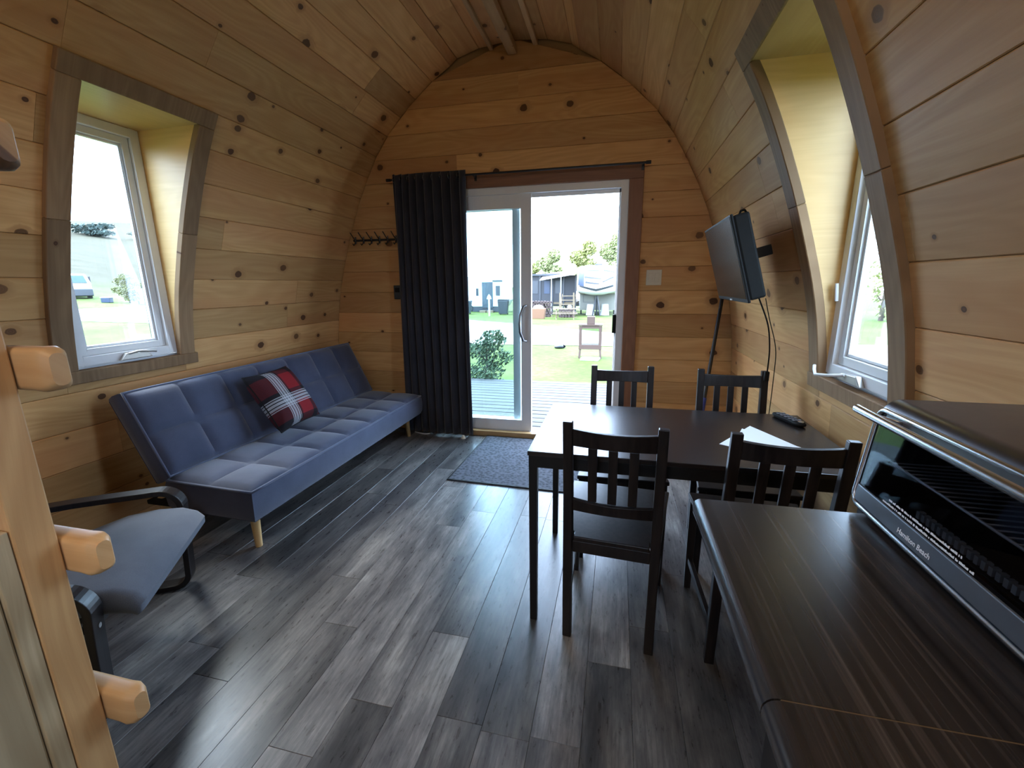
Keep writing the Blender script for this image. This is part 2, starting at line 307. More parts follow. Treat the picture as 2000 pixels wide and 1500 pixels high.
# ------------------------------------------------------------------ mesh helpers
def link(name, me, mat, parent=None, loc=None, rot=None):
    o = bpy.data.objects.new(name, me); COL.objects.link(o)
    if mat is not None and not me.materials: me.materials.append(mat)
    if parent is not None: o.parent = parent
    if loc is not None: o.location = loc
    if rot is not None: o.rotation_euler = rot
    return o
def mod_bevel(o, wd=0.003, seg=2):
    m = o.modifiers.new('bevel', 'BEVEL'); m.width = wd; m.segments = seg; m.limit_method = 'ANGLE'; m.angle_limit = math.radians(40)
    return o
class B:
    """collects simple shapes into one mesh"""
    def __init__(s): s.v = []; s.f = []; s.sm = []
    def add(s, vs, fs, smooth=False):
        k = len(s.v); s.v += [tuple(v) for v in vs]; s.f += [tuple(i + k for i in f) for f in fs]; s.sm += [smooth] * len(fs); return s
    def box(s, x0, x1, y0, y1, z0, z1, mx=None):
        vs = [Vector((x, y, z)) for x in (x0, x1) for y in (y0, y1) for z in (z0, z1)]
        if mx: vs = [mx @ v for v in vs]
        return s.add(vs, [(0, 1, 3, 2), (4, 6, 7, 5), (0, 4, 5, 1), (2, 3, 7, 6), (0, 2, 6, 4), (1, 5, 7, 3)])
    def cbox(s, c, size, mx=None):
        a, b = Vector(c), Vector(size) / 2
        return s.box(a.x - b.x, a.x + b.x, a.y - b.y, a.y + b.y, a.z - b.z, a.z + b.z, mx)
    def beam(s, p0, p1, wx, wy, wx1=None, wy1=None):
        """rectangular bar with horizontal cross-sections (legs, posts)"""
        wx1 = wx if wx1 is None else wx1; wy1 = wy if wy1 is None else wy1
        vs = []
        for p, a, b in ((p0, wx, wy), (p1, wx1, wy1)):
            for sx, sy in ((-1, -1), (1, -1), (1, 1), (-1, 1)): vs.append((p[0] + sx * a / 2, p[1] + sy * b / 2, p[2]))
        return s.add(vs, [(3, 2, 1, 0), (4, 5, 6, 7)] + [(i, (i + 1) % 4, 4 + (i + 1) % 4, 4 + i) for i in range(4)])
    def tube(s, pts, r, n=10, cap=True, r1=None):
        pts = [Vector(p) for p in pts]; L = len(pts); k = []; prev = None
        for i, p in enumerate(pts):
            d = (pts[min(i + 1, L - 1)] - pts[max(i - 1, 0)]).normalized()
            if prev is None:
                a = Vector((0, 0, 1)) if abs(d.z) < 0.9 else Vector((1, 0, 0)); u = d.cross(a).normalized()
            else: u = (prev - d * prev.dot(d)).normalized()
            prev = u; v = d.cross(u)
            rr = r if r1 is None else r + (r1 - r) * i / (L - 1)
            k += [p + (u * math.cos(2 * PI * j / n) + v * math.sin(2 * PI * j / n)) * rr for j in range(n)]
        fs = [(i * n + j, i * n + (j + 1) % n, (i + 1) * n + (j + 1) % n, (i + 1) * n + j) for i in range(L - 1) for j in range(n)]
        s.add(k, fs, True)
        if cap:
            s.add(k[:n], [tuple(range(n))[::-1]]); s.add(k[-n:], [tuple(range(n))])
        return s
    def prism(s, poly, axis, a, b, smooth=False):
        """2D polygon extruded along an axis; poly in the other two axes (x,y,z order)"""
        def pt(p, t): return {'x': (t, p[0], p[1]), 'y': (p[0], t, p[1]), 'z': (p[0], p[1], t)}[axis]
        n = len(poly); vs = [pt(p, a) for p in poly] + [pt(p, b) for p in poly]
        s.add(vs, [tuple(range(n))[::-1], tuple(range(n, 2 * n))])
        return s.add(vs, [(i, (i + 1) % n, n + (i + 1) % n, n + i) for i in range(n)], smooth)
    def grid(s, fn, nu, nv, smooth=True):
        vs = [fn(i / nu, j / nv) for i in range(nu + 1) for j in range(nv + 1)]
        fs = [(i * (nv + 1) + j, (i + 1) * (nv + 1) + j, (i + 1) * (nv + 1) + j + 1, i * (nv + 1) + j + 1) for i in range(nu) for j in range(nv)]
        return s.add(vs, fs, smooth)
    def ribbon(s, path, y0, y1, th):
        """strip of thickness th following an (x,z) path, spanning y0..y1"""
        P = [Vector((a, b)) for a, b in path]; n = len(P); out = []; inn = []
        for i in range(n):
            d = (P[min(i + 1, n - 1)] - P[max(i - 1, 0)]).normalized(); nr = Vector((-d.y, d.x))
            out.append(P[i] + nr * th / 2); inn.append(P[i] - nr * th / 2)
        vs = []
        for i in range(n): vs += [(out[i].x, y0, out[i].y), (out[i].x, y1, out[i].y), (inn[i].x, y1, inn[i].y), (inn[i].x, y0, inn[i].y)]
        fs = [(4 * i + j, 4 * i + (j + 1) % 4, 4 * i + 4 + (j + 1) % 4, 4 * i + 4 + j) for i in range(n - 1) for j in range(4)]
        fs += [(3, 2, 1, 0), tuple(4 * (n - 1) + j for j in range(4))]
        return s.add(vs, fs)
    def mesh(s, name):
        me = bpy.data.meshes.new(name); me.from_pydata(s.v, [], s.f); me.update()
        bm = bmesh.new(); bm.from_mesh(me); bmesh.ops.remove_doubles(bm, verts=bm.verts, dist=1e-6); bmesh.ops.recalc_face_normals(bm, faces=bm.faces)
        bm.to_mesh(me); bm.free()
        if any(s.sm):
            me.shade_smooth()
            if not all(s.sm): me.set_sharp_from_angle(angle=math.radians(38))
        return me
    def build(s, name, mat, parent=None, bevel=0, loc=None, rot=None):
        o = link(name, s.mesh(name), mat, parent, loc, rot)
        if bevel: mod_bevel(o, bevel)
        return o
def uv_mesh(name, vs, fs, uvs):
    """mesh whose uv is given per vertex (metres: u along the grain, v across)"""
    me = bpy.data.meshes.new(name); me.from_pydata(vs, [], fs); me.update()
    ul = me.uv_layers.new(name='UVMap')
    for lp in me.loops: ul.data[lp.index].uv = uvs[lp.vertex_index]
    bm = bmesh.new(); bm.from_mesh(me); bmesh.ops.recalc_face_normals(bm, faces=bm.faces); bm.to_mesh(me); bm.free()
    return me
def tag(o, label=None, cat=None, group=None, kind=None):
    if label: o['label'] = label
    if cat: o['category'] = cat
    if group: o['group'] = group
    if kind: o['kind'] = kind
    return o
def thing(name, label, cat, loc=(0, 0, 0), rz=0, group=None):
    o = bpy.data.objects.new(name, None); COL.objects.link(o); o.location = loc; o.rotation_euler = (0, 0, rz); o.empty_display_size = 0.1
    return tag(o, label, cat, group)
def struct(name, parent=None):
    o = bpy.data.objects.new(name, None); COL.objects.link(o); o.empty_display_size = 0.1
    return tag(o, kind='structure')
def arc(cx, cy, r, a0, a1, n=8): return [(cx + r * math.cos(a0 + (a1 - a0) * i / n), cy + r * math.sin(a0 + (a1 - a0) * i / n)) for i in range(n + 1)]
def rrect(x0, x1, y0, y1, r, n=5):
    return arc(x1 - r, y0 + r, r, -PI / 2, 0, n) + arc(x1 - r, y1 - r, r, 0, PI / 2, n) + arc(x0 + r, y1 - r, r, PI / 2, PI, n) + arc(x0 + r, y0 + r, r, PI, 1.5 * PI, n)

# ------------------------------------------------------------------ the cabin shell
CX, YB, YR = -0.85, 3.69, -2.6
TZ = [0, .4, .766, .963, 1.2, 1.343, 1.615, 1.704, 1.908, 2.088, 2.232, 2.444, 2.516, 2.715, 2.947, 3.06, 3.12, 3.14]
TW = [1.75, 1.75, 1.744, 1.722, 1.688, 1.655, 1.57, 1.54, 1.462, 1.385, 1.305, 1.185, 1.135, .94, .655, .47, .25, 0]
zs = np.linspace(0, 3.14, 6000); ws = np.interp(zs, TZ, TW)
for _ in range(3):
    k = np.ones(301) / 301; ws[150:-150] = np.convolve(ws, k, 'valid')
ss = np.concatenate([[0], np.cumsum(np.hypot(np.diff(zs), np.diff(ws)))]); SMAX = float(ss[-1])
def prof(s): return float(np.interp(s, ss, ws)), float(np.interp(s, ss, zs))
def s_of_z(z): return float(np.interp(z, zs, ss))
def hw(z): return float(np.interp(z, zs, ws))
S0, ST = s_of_z(2.258), 0.186
joints = sorted([S0 + ST * k for k in range(-12, 9) if 0 < S0 + ST * k < SMAX - 0.06])
joints = [0.0] + joints + [SMAX]
WIN = dict(y0=1.515, y1=2.13, s0=s_of_z(0.945), s1=s_of_z(2.21))
ADDED_WIN = dict(y0=-1.205, y1=-0.59, s0=WIN['s0'], s1=WIN['s1'])  # openings of the two dormers added behind the camera for daylight
def side_pt(side, s, off=0.0):
    """point of the inner skin at arc s, moved outwards by off"""
    a, b = prof(max(s - .02, 0)), prof(min(s + .02, SMAX)); t = Vector((b[0] - a[0], b[1] - a[1])).normalized(); n = Vector((t.y, -t.x))
    p = Vector(prof(s)) + n * off
    return CX + side * p.x, p.y
def board_mesh(side, sa, sb, ya, yb, th=0.018, ch=0.0032):
    (wa, za), (wb, zb) = prof(sa), prof(sb)
    a, b = Vector((wa, za)), Vector((wb, zb)); t = (b - a).normalized(); n = Vector((t.y, -t.x))
    g = 0.0006; L = (b - a).length
    sec = [(g, ch), (ch + g, 0), (L - ch - g, 0), (L - g, ch), (L - g, th), (g, th)]
    vs = []; uv = []
    for y, c in ((ya + .0006, 1), (yb - .0006, 1)):
        for q, d in sec:
            p = a + t * q + n * d; vs.append((CX + side * p.x, y, p.y)); uv.append((y, q))
    fs = [tuple(range(6))[::-1], tuple(range(6, 12))] + [(i, (i + 1) % 6, 6 + (i + 1) % 6, 6 + i) for i in range(6)]
    return uv_mesh('board', vs, fs, uv)
def shell(name, side, s_lo, s_hi, wins):
    b = B(); rows = sorted(set([s_lo, s_hi] + [j for j in joints if s_lo < j < s_hi] + [x for w_ in wins for x in (w_['s0'], w_['s1']) if s_lo < x < s_hi]))
    cols = sorted(set([YR - .1, YB + .12] + [x for w_ in wins for x in (w_['y0'], w_['y1'])]))
    for sa, sb in zip(rows, rows[1:]):
        for ya, yb in zip(cols, cols[1:]):
            if any(w_['y0'] - 1e-6 <= ya and yb <= w_['y1'] + 1e-6 and w_['s0'] - 1e-6 <= sa and sb <= w_['s1'] + 1e-6 for w_ in wins): continue
            P = [side_pt(side, sa, .022), side_pt(side, sb, .022), side_pt(side, sb, .12), side_pt(side, sa, .12)]
            if sb >= SMAX - 1e-6: P[1] = (CX, 3.14 + .022); P[2] = (CX, 3.14 + .12)
            if sa <= 1e-6: P[0] = (CX + side * (1.75 + .022), -.05); P[3] = (CX + side * (1.75 + .12), -.05)
            b.prism(P, 'y', ya, yb)
    return tag(b.build(name, M['pine_shell']), kind='structure')
S_CEIL = S0 + ST * 1
wall_left = shell('wall_left', -1, 0, S_CEIL, [WIN, ADDED_WIN]); wall_right = shell('wall_right', 1, 0, S_CEIL, [WIN, ADDED_WIN])
ceiling = struct('ceiling')
cl = shell('ceiling_deck', -1, S_CEIL, SMAX, []); cr_ = shell('ceiling_deck', 1, S_CEIL, SMAX, [])
for o in (cl, cr_): o.parent = ceiling; del o['kind']
for side, wl in ((-1, wall_left), (1, wall_right)):
    wins = [WIN, ADDED_WIN]
    for i, (sa, sb) in enumerate(zip(joints, joints[1:])):
        par = ceiling if sa >= S_CEIL - 1e-6 else wl
        # butt joints differ from row to row
        cuts = [YR]; y = YR + R.uniform(0.8, 2.6)
        while y < YB - 0.35: cuts.append(y); y += R.uniform(1.5, 3.0)
        if side < 0 and abs(sa - S0) < 0.01: cuts = [YR, 0.55, 1.49, YB]
        if side < 0 and abs(sa - S0 - ST) < 0.01: cuts = [YR, 0.3, 2.06, YB]
        if cuts[-1] != YB: cuts.append(YB)
        for ya, yb in zip(cuts, cuts[1:]):
            segs = [(sa, sb, ya, yb)]
            for w_ in wins:
                new = []
                for (a, b_, p, q) in segs:
                    if b_ <= w_['s0'] or a >= w_['s1'] or q <= w_['y0'] or p >= w_['y1']: new.append((a, b_, p, q)); continue
                    if p < w_['y0']: new.append((a, b_, p, w_['y0']))
                    if q > w_['y1']: new.append((a, b_, w_['y1'], q))
                    m0, m1 = max(p, w_['y0']), min(q, w_['y1'])
                    if a < w_['s0'] - .02: new.append((a, w_['s0'], m0, m1))
                    if b_ > w_['s1'] + .02: new.append((w_['s1'], b_, m0, m1))
                segs = new
            for g in segs:
                if g[3] - g[2] > .02: link('board', board_mesh(side, *g), M['pine'], par)
# ridge battens under the peak
def uvbox(name, x0, x1, y0, y1, z0, z1, mat, parent=None, along='x', bevel=0.003, mx=None):
    b = B().box(x0, x1, y0, y1, z0, z1, mx); cs = [(x, y, z) for x in (x0, x1) for y in (y0, y1) for z in (z0, z1)]
    ai = 'xyz'.index(along); ot = [i for i in range(3) if i != ai]
    me = uv_mesh(name, b.v, b.f, [(c[ai], c[ot[0]] + c[ot[1]]) for c in cs])
    o = link(name, me, mat, parent)
    if bevel: mod_bevel(o, bevel, 1)
    return o
uvbox('ridge_batten', -0.885, -0.815, YR, YB - .001, 3.045, 3.10, M['beam'], ceiling, 'y')
uvbox('ridge_batten', -0.69, -0.655, YR, YB - .001, 3.085, 3.118, M['beam'], ceiling, 'y')
uvbox('ridge_batten', -1.03, -1.0, YR, YB - .001, 3.09, 3.118, M['beam'], ceiling, 'y')

# back wall with the door opening
DX0, DX1, DZ1 = -1.752, 0.052, 2.117      # white frame outer edge
wb = B()
def arch_x(z): return hw(min(max(z, 0), 3.139))
zr = [-.05 + i * (3.32 / 60) for i in range(61)]
for za, zb in zip(zr, zr[1:]):
    a, b_ = arch_x(za) + .13, arch_x(zb) + .13
    zm = (za + zb) / 2
    if zm < DZ1 + .02:
        for sgn, xd in ((-1, DX0), (1, DX1)):
            wb.prism([(CX + sgn * a, za), (xd, za), (xd, zb), (CX + sgn * b_, zb)], 'y', YB + .02, YB + .12)
    else: wb.prism([(CX - a, za), (CX + a, za), (CX + b_, zb), (CX - b_, zb)], 'y', YB + .02, YB + .12)
wall_back = tag(wb.build('wall_back', M['pine_shell']), kind='structure')
def back_board(za, zb, xl0, xl1, xr0, xr1):
    """board with ends cut to xl (at za, zb) and xr"""
    ch, th, g = .0032, .018, .0006; vs = []; uv = []
    for z, f, y in ((za + g, 0, YB + ch), (za + ch + g, 0, YB), (zb - ch - g, 1, YB), (zb - g, 1, YB + ch), (zb - g, 1, YB + th), (za + g, 0, YB + th)):
        vs.append(((xl0, xl1)[f], y, z)); uv.append(((xl0, xl1)[f], z))
    for z, f, y in ((za + g, 0, YB + ch), (za + ch + g, 0, YB), (zb - ch - g, 1, YB), (zb - g, 1, YB + ch), (zb - g, 1, YB + th), (za + g, 0, YB + th)):
        vs.append(((xr0, xr1)[f], y, z)); uv.append(((xr0, xr1)[f], z))
    fs = [tuple(range(6))[::-1], tuple(range(6, 12))] + [(i, (i + 1) % 6, 6 + (i + 1) % 6, 6 + i) for i in range(6)]
    link('board', uv_mesh('board', vs, fs, uv), M['pine'], wall_back)
zj = [0.012 + .1825 * k for k in range(18)]; zj = [z for z in zj if z < 3.1]; zj[0] = 0.0; zj.append(3.135)
for za, zb in zip(zj, zj[1:]):
    a, b_ = arch_x(za) - .001, arch_x(zb) - .001
    if za < DZ1 - .03:
        zt = min(zb, DZ1) if zb < DZ1 + .1 else zb
        back_board(za, zb, CX - a, CX - b_, DX0, DX0); back_board(za, zb, DX1, DX1, CX + a, CX + b_)
        if zb > DZ1: back_board(DZ1, zb, DX0, DX0, DX1, DX1)
    else:
        if R.random() < 0.35 and a > .8:
            xm = CX + R.uniform(-.5, .5); back_board(za, zb, CX - a, CX - b_, xm, xm); back_board(za, zb, xm, xm, CX + a, CX + b_)
        else: back_board(za, zb, CX - a, CX - b_, CX + a, CX + b_)
# end wall behind the camera
wr = B(); RW = (-.80, -.10, 1.45, 2.15)       # window added in the end wall for more daylight: x0, x1, z0, z1
zq = sorted(set(zr + [RW[2], RW[3]]))
for za, zb in zip(zq, zq[1:]):
    a, b_ = arch_x(za) + .13, arch_x(zb) + .13
    if RW[2] - 1e-6 <= za and zb <= RW[3] + 1e-6:
        wr.prism([(CX - a, za), (RW[0], za), (RW[0], zb), (CX - b_, zb)], 'y', YR - .1, YR); wr.prism([(RW[1], za), (CX + a, za), (CX + b_, zb), (RW[1], zb)], 'y', YR - .1, YR)
    else: wr.prism([(CX - a, za), (CX + a, za), (CX + b_, zb), (CX - b_, zb)], 'y', YR - .1, YR)
tag(wr.build('wall_rear', M['beam']), kind='structure')
wn_ = struct('window_11'); b = B()
for x0, x1, z0, z1 in ((RW[0], RW[0] + .05, RW[2], RW[3]), (RW[1] - .05, RW[1], RW[2], RW[3]), (RW[0] + .05, RW[1] - .05, RW[2], RW[2] + .05), (RW[0] + .05, RW[1] - .05, RW[3] - .05, RW[3]), (-.47, -.43, RW[2] + .05, RW[3] - .05)): b.box(x0, x1, YR - .09, YR - .02, z0, z1)
b.build('frame', M['vinyl'], wn_, .003)
for x0, x1 in ((RW[0] + .05, -.47), (-.43, RW[1] - .05)): B().box(x0, x1, YR - .06, YR - .055, RW[2] + .05, RW[3] - .05).build('pane', M['glass'], wn_)

# floor planks
fl = tag(B().box(CX - 1.86, CX + 1.86, YR - .1, YB + .12, -.08, -.004).build('floor', M['floor_base']), kind='structure')
PW = 0.1528; X0 = -0.052
fixed = {-4: [1.372], -3: [1.048], -6: [.845, 2.127], -8: [1.593], -10: [2.393], 0: [1.363], -9: [1.0, 2.22], -7: [2.6, 1.38]}
for k in range(-17, 8):
    xa, xb = X0 + PW * k, X0 + PW * (k + 1)
    xa, xb = max(xa, CX - 1.75), min(xb, CX + 1.75)
    if xb - xa < .02: continue
    ref = fixed.get(k, [R.uniform(0, 1.28)])[0]
    ys = [YR]; y = ref - 1.28 * 4
    while y < YB: 
        if y > YR + .05: ys.append(y)
        y += 1.28
    ys.append(YB)
    for ya, yb in zip(ys, ys[1:]):
        if yb - ya < .02: continue
        ch = .0012; vs = []; uv = []
        for x, y in ((xa, ya), (xb, ya), (xb, yb), (xa, yb)): vs.append((x, y, -.004)); uv.append((y, x))
        for x, y in ((xa, ya), (xb, ya), (xb, yb), (xa, yb)): vs.append((x + (.0003 if x == xa else -.0003), y + (.0003 if y == ya else -.0003), -ch)); uv.append((y, x))
        for x, y in ((xa, ya), (xb, ya), (xb, yb), (xa, yb)): vs.append((x + (ch if x == xa else -ch), y + (ch if y == ya else -ch), 0)); uv.append((y, x))
        fs = [(8, 9, 10, 11), (3, 2, 1, 0)] + [(4 * r_ + i, 4 * r_ + (i + 1) % 4, 4 * r_ + 4 + (i + 1) % 4, 4 * r_ + 4 + i) for r_ in (0, 1) for i in range(4)]
        link('plank', uv_mesh('plank', vs, fs, uv), M['floor'], fl)

# ------------------------------------------------------------------ dormer windows
def dormer(n, side, y0, y1):
    """liner, casing and casement of one dormer; opening y0..y1"""
    zb, zt = 0.97, 2.182; xw = CX + side * 1.727           # plane of the window frame
    # liner boards: two cheeks, soffit
    lin = struct('trim_%d' % n)
    zz = [zb + (zt - zb) * i / 14 for i in range(15)]
    for ya, yb in ((y0 - .016, y0), (y1, y1 + .016)):
        poly = [(CX + side * (hw(z) - .004), z) for z in zz] + [(xw + side * .05, zt), (xw + side * .05, zb)]
        nn = len(poly); vs = [(p[0], ya, p[1]) for p in poly] + [(p[0], yb, p[1]) for p in poly]
        fs = [tuple(range(nn))[::-1], tuple(range(nn, 2 * nn))] + [(i, (i + 1) % nn, nn + (i + 1) % nn, nn + i) for i in range(nn)]
        link('cheek_panel', uv_mesh('cheek_panel', vs, fs, [(v[0] * .9 + .3 * v[2], v[2]) for v in vs]), M['ply'], lin)
    xi = CX + side * (hw(zt) - .02)
    uvbox('soffit_panel', min(xi, xw + side * .05), max(xi, xw + side * .05), y0 - .016, y1 + .016, zt, zt + .016, M['ply'], lin, 'y', 0)
    # roof and outer cheeks of the dormer box keep the daylight out
    b = B(); xo = xw + side * .07
    b.prism([(CX + side * (hw(zt + .018) + .024), zt + .018), (xo, zt + .018), (xo, zt + .06), (CX + side * (hw(zt + .10) + .024), zt + .10)], 'y', y0 - .06, y1 + .06)
    for ya, yb in ((y0 - .06, y0 - .018), (y1 + .018, y1 + .06)):
        b.prism([(CX + side * (hw(z) + .022), z) for z in zz] + [(xo, zt + .03), (xo, zb - .08)], 'y', ya, yb)
    xq = CX + side * 1.752
    b.box(min(xq, xw + side * .12), max(xq, xw + side * .12), y0 - .06, y1 + .06, zb - .09, zb - .005)
    b.build('dormer_box', M['vinyl'], lin)
    # curved casings on the wall face
    tr = struct('trim_%d' % (n + 1)); th = .024; ov = .088
    s0, s1 = s_of_z(zb - .012), s_of_z(zt + .006)
    def casing(nm, ya, yb, sa, sb, nseg):
        vs = []; uv = []
        for i in range(nseg + 1):
            s_ = sa + (sb - sa) * i / nseg; xo_, zo = side_pt(side, s_, .012); xi_, zi = side_pt(side, s_, -th)
            for (x, z), y in (((xo_, zo), ya), ((xi_, zi), ya), ((xi_, zi), yb), ((xo_, zo), yb)): vs.append((x, y, z)); uv.append((s_, y))
        fs = [(4 * i + j, 4 * i + (j + 1) % 4, 4 * i + 4 + (j + 1) % 4, 4 * i + 4 + j) for i in range(nseg) for j in range(4)] + [(0, 1, 2, 3), tuple(4 * nseg + j for j in range(4))]
        o = link(nm, uv_mesh(nm, vs, fs, uv), M['trim'], tr); mod_bevel(o, .003, 1)
    sm = s0 + (s1 - s0) * .55
    for ya, yb in ((y0 - ov, y0 + .004), (y1 - .004, y1 + ov)):
        casing('casing', ya, yb, s0, sm, 9); casing('casing', ya, yb, sm + .0008, s1 - .0005, 8)
    casing('head_casing', y0 - ov, y1 + ov, s1, s_of_z(2.262), 2)
    casing('sill_casing', y0 - ov, y1 + ov + .02, s_of_z(.895), s0 - .0005, 2)
    # casement window
    wn = struct('window_%d' % n)
    def fr(nm, a, ya, yb, za, zb_, xa, xb, mat=M['vinyl'], par=wn):
        b = B(); xa, xb = min(xa, xb), max(xa, xb)
        b.box(xa, xb, ya, ya + a, za, zb_); b.box(xa, xb, yb - a, yb, za, zb_); b.box(xa, xb, ya + a, yb - a, za, za + a); b.box(xa, xb, ya + a, yb - a, zb_ - a, zb_)
        return b.build(nm, mat, par, .003)
    fr('frame', .045, y0 + .002, y1 - .002, zb + .002, zt - .002, xw - side * .002, xw + side * .075)
    sash = fr('sash', .034, y0 + .049, y1 - .049, zb + .049, zt - .049, xw + side * .018, xw + side * .062)
    fr('glazing_bead', .012, y0 + .084, y1 - .084, zb + .084, zt - .084, xw + side * .030, xw + side * .050, M['vinyl'], sash)
    b = B().box(min(xw + side * .039, xw + side * .043), max(xw + side * .039, xw + side * .043), y0 + .09, y1 - .09, zb + .09, zt - .09)
    b.build('pane', M['glass'], sash)
    # operator: housing, folded crank, knob
    ym = (y0 + y1) / 2 + .02
    b = B(); b.prism([(ym - .085, zb + .004), (ym + .085, zb + .004), (ym + .06, zb + .034), (ym - .05, zb + .040)], 'x', xw - side * .024, xw - side * .001)
    hs = b.build('crank_housing', M['bronze'], wn, .004)
    if side < 0: pts = [(xw + .026, ym - .04, zb + .036), (xw + .036, ym, zb + .044), (xw + .034, ym + .07, zb + .036), (xw + .03, ym + .10, zb + .03)]
    else: pts = [(xw - .026, ym + .02, zb + .030), (xw - .06, ym + .07, zb + .018), (xw - .085, ym + .12, zb + .012), (xw - .075, ym + .16, zb + .026), (xw - .07, ym + .175, zb + .04)]
    B().tube(pts, .006, 8).build('crank_handle', M['bronze'] if side < 0 else M['white'], wn)
    b = B(); yl = y0 + .03 if side < 0 else y1 - .03
    b.tube([(xw - side * .012, yl, zb + .30), (xw - side * .02, yl, zb + .37)], .007, 8).build('lock_lever', M['white'], wn)
dormer(1, -1, 1.555, 2.09)
dormer(3, 1, 1.575, 2.09)
dormer(5, 1, -1.165, -0.63)  # added unseen dormer, lets in daylight from the kitchen side
dormer(8, -1, -1.165, -0.63)  # added unseen dormer, brightens the near right wall

# ------------------------------------------------------------------ patio door
door = struct('door_1')
DF = .055
b = B(); b.box(DX0, DX0 + DF, YB - .004, YB + .12, 0.03, DZ1); b.box(DX1 - DF, DX1, YB - .004, YB + .12, .03, DZ1); b.box(DX0 + DF, DX1 - DF, YB - .004, YB + .12, DZ1 - DF, DZ1)
b.box(DX1 - DF - .016, DX1 - DF, YB + .03, YB + .045, .05, DZ1 - DF); b.box(DX0 + DF, DX1 - DF, YB + .03, YB + .045, DZ1 - DF - .03, DZ1 - DF)
b.build('door_frame', M['vinyl'], door, .003)
B().box(DX0, DX1, YB - .01, YB + .13, .012, .048).build('sill_track', M['vinyl'], door, .003)
uvbox('threshold', DX0, DX1, YB - .055, YB - .0005, 0.0005, .05, M['threshold'], door, 'x')
def sash_panel(nm, x0, x1, y, sw, gl):
    b = B(); z0, z1 = .05, DZ1 - DF
    b.box(x0, x0 + sw, y - .02, y + .02, z0, z1); b.box(x1 - sw, x1, y - .02, y + .02, z0, z1)
    b.box(x0 + sw, x1 - sw, y - .02, y + .02, z0, z0 + .10); b.box(x0 + sw, x1 - sw, y - .02, y + .02, z1 - .11, z1)
    o = b.build(nm, M['vinyl'], door, .003)
    B().box(x0 + sw - .004, x1 - sw + .004, y - .003, y + .003, z0 + .09, z1 - .10).build('pane', gl, o)
    return o
sash_panel('fixed_panel', DX0 + DF, -0.815, YB + .085, .062, M['glass'])
sp = sash_panel('sliding_panel', DX0 + DF + .03, -0.708, YB + .03, .085, M['door_glass'])
hx, hz = -0.752, 1.02
B().tube([(hx, YB + .008, hz + .15), (hx - .02, YB - .02, hz + .145), (hx - .045, YB - .04, hz + .07), (hx - .05, YB - .042, hz), (hx - .045, YB - .04, hz - .07), (hx - .02, YB - .02, hz - .145), (hx, YB + .008, hz - .15)], .011, 10).build('pull_handle', M['darksteel'], sp)
B().box(DX1 - DF - .03, DX1 - DF + .002, YB + .0, YB + .03, .95, 1.10).build('latch_keeper', M['black'], door, .004)
# casing round the door
dtrim = struct('trim_7')
uvbox('door_casing', DX1, DX1 + .105, YB - .022, YB - .0005, .0, DZ1, M['door_trim'], dtrim, 'z')
uvbox('door_casing', DX0 - .105, DX0, YB - .022, YB - .0005, .0, DZ1, M['door_trim'], dtrim, 'z')
uvbox('door_casing', DX0 - .105, DX1 + .105, YB - .024, YB - .0005, DZ1, DZ1 + .10, M['door_trim'], dtrim, 'x')

# ------------------------------------------------------------------ curtain and rod
rod = thing('curtain_rod', 'thin black curtain rod above the sliding glass door', 'curtain rod', (0, 0, 0))
B().tube([(-1.90, 3.605, 2.207), (.175, 3.605, 2.207)], .008, 10).build('pole', M['blackmetal'], rod)
for x in (-1.905, .18): B().tube([(x - .018, 3.605, 2.207), (x, 3.605, 2.207), (x + .018, 3.605, 2.207)], .012, 10).build('finial', M['blackmetal'], rod)
for x in (-1.16, .145): 
    B().box(x - .006, x + .006, 3.60, 3.668, 2.196, 2.204).box(x - .01, x + .01, 3.661, 3.667, 2.17, 2.215).build('bracket', M['blackmetal'], rod, .001)
cur = thing('curtain', 'dark charcoal grommet curtain drawn to the left of the glass door', 'curtain', (0, 0, 0))
NF = 9
def cur_pt(u, v):
    z = 2.245 - v * 2.215
    xa, xb = -1.868 + .0 * v, -1.232 + .012 * v
    uu = u ** 1.06
    x = xa + (xb - xa) * uu
    amp = (.030 + .012 * v) * (.35 + .65 * min(1, u * 2.2 + .1))
    ph = 2 * PI * NF * u + 1.1 * math.sin(3 * u + 2 * v)
    y = 3.600 + amp * math.sin(ph) + .007 * math.sin(5 * v + 9 * u) - .012 * v
    x += .010 * math.cos(ph) * (0.4 + v)
    return (x, y, z + .008 * math.sin(ph) * (1 - v) ** 6)
co = B().grid(cur_pt, 180, 30).build('fabric', M['curtain'], cur)
sm_ = co.modifiers.new('solid', 'SOLIDIFY'); sm_.thickness = .004
for i in range(2 * NF):
    u = (i + .0) / (2 * NF) + .001
    if i % 2 == 0:
        x, y, z = cur_pt(min(u + .028, 1), .017)
        pts = [(x + .003 * math.sin(a), 3.605 + .021 * math.sin(a), 2.207 + .021 * math.cos(a)) for a in [2 * PI * k / 14 for k in range(15)]]
        B().tube(pts, .0035, 6, False).build('grommet', M['darksteel'], cur)

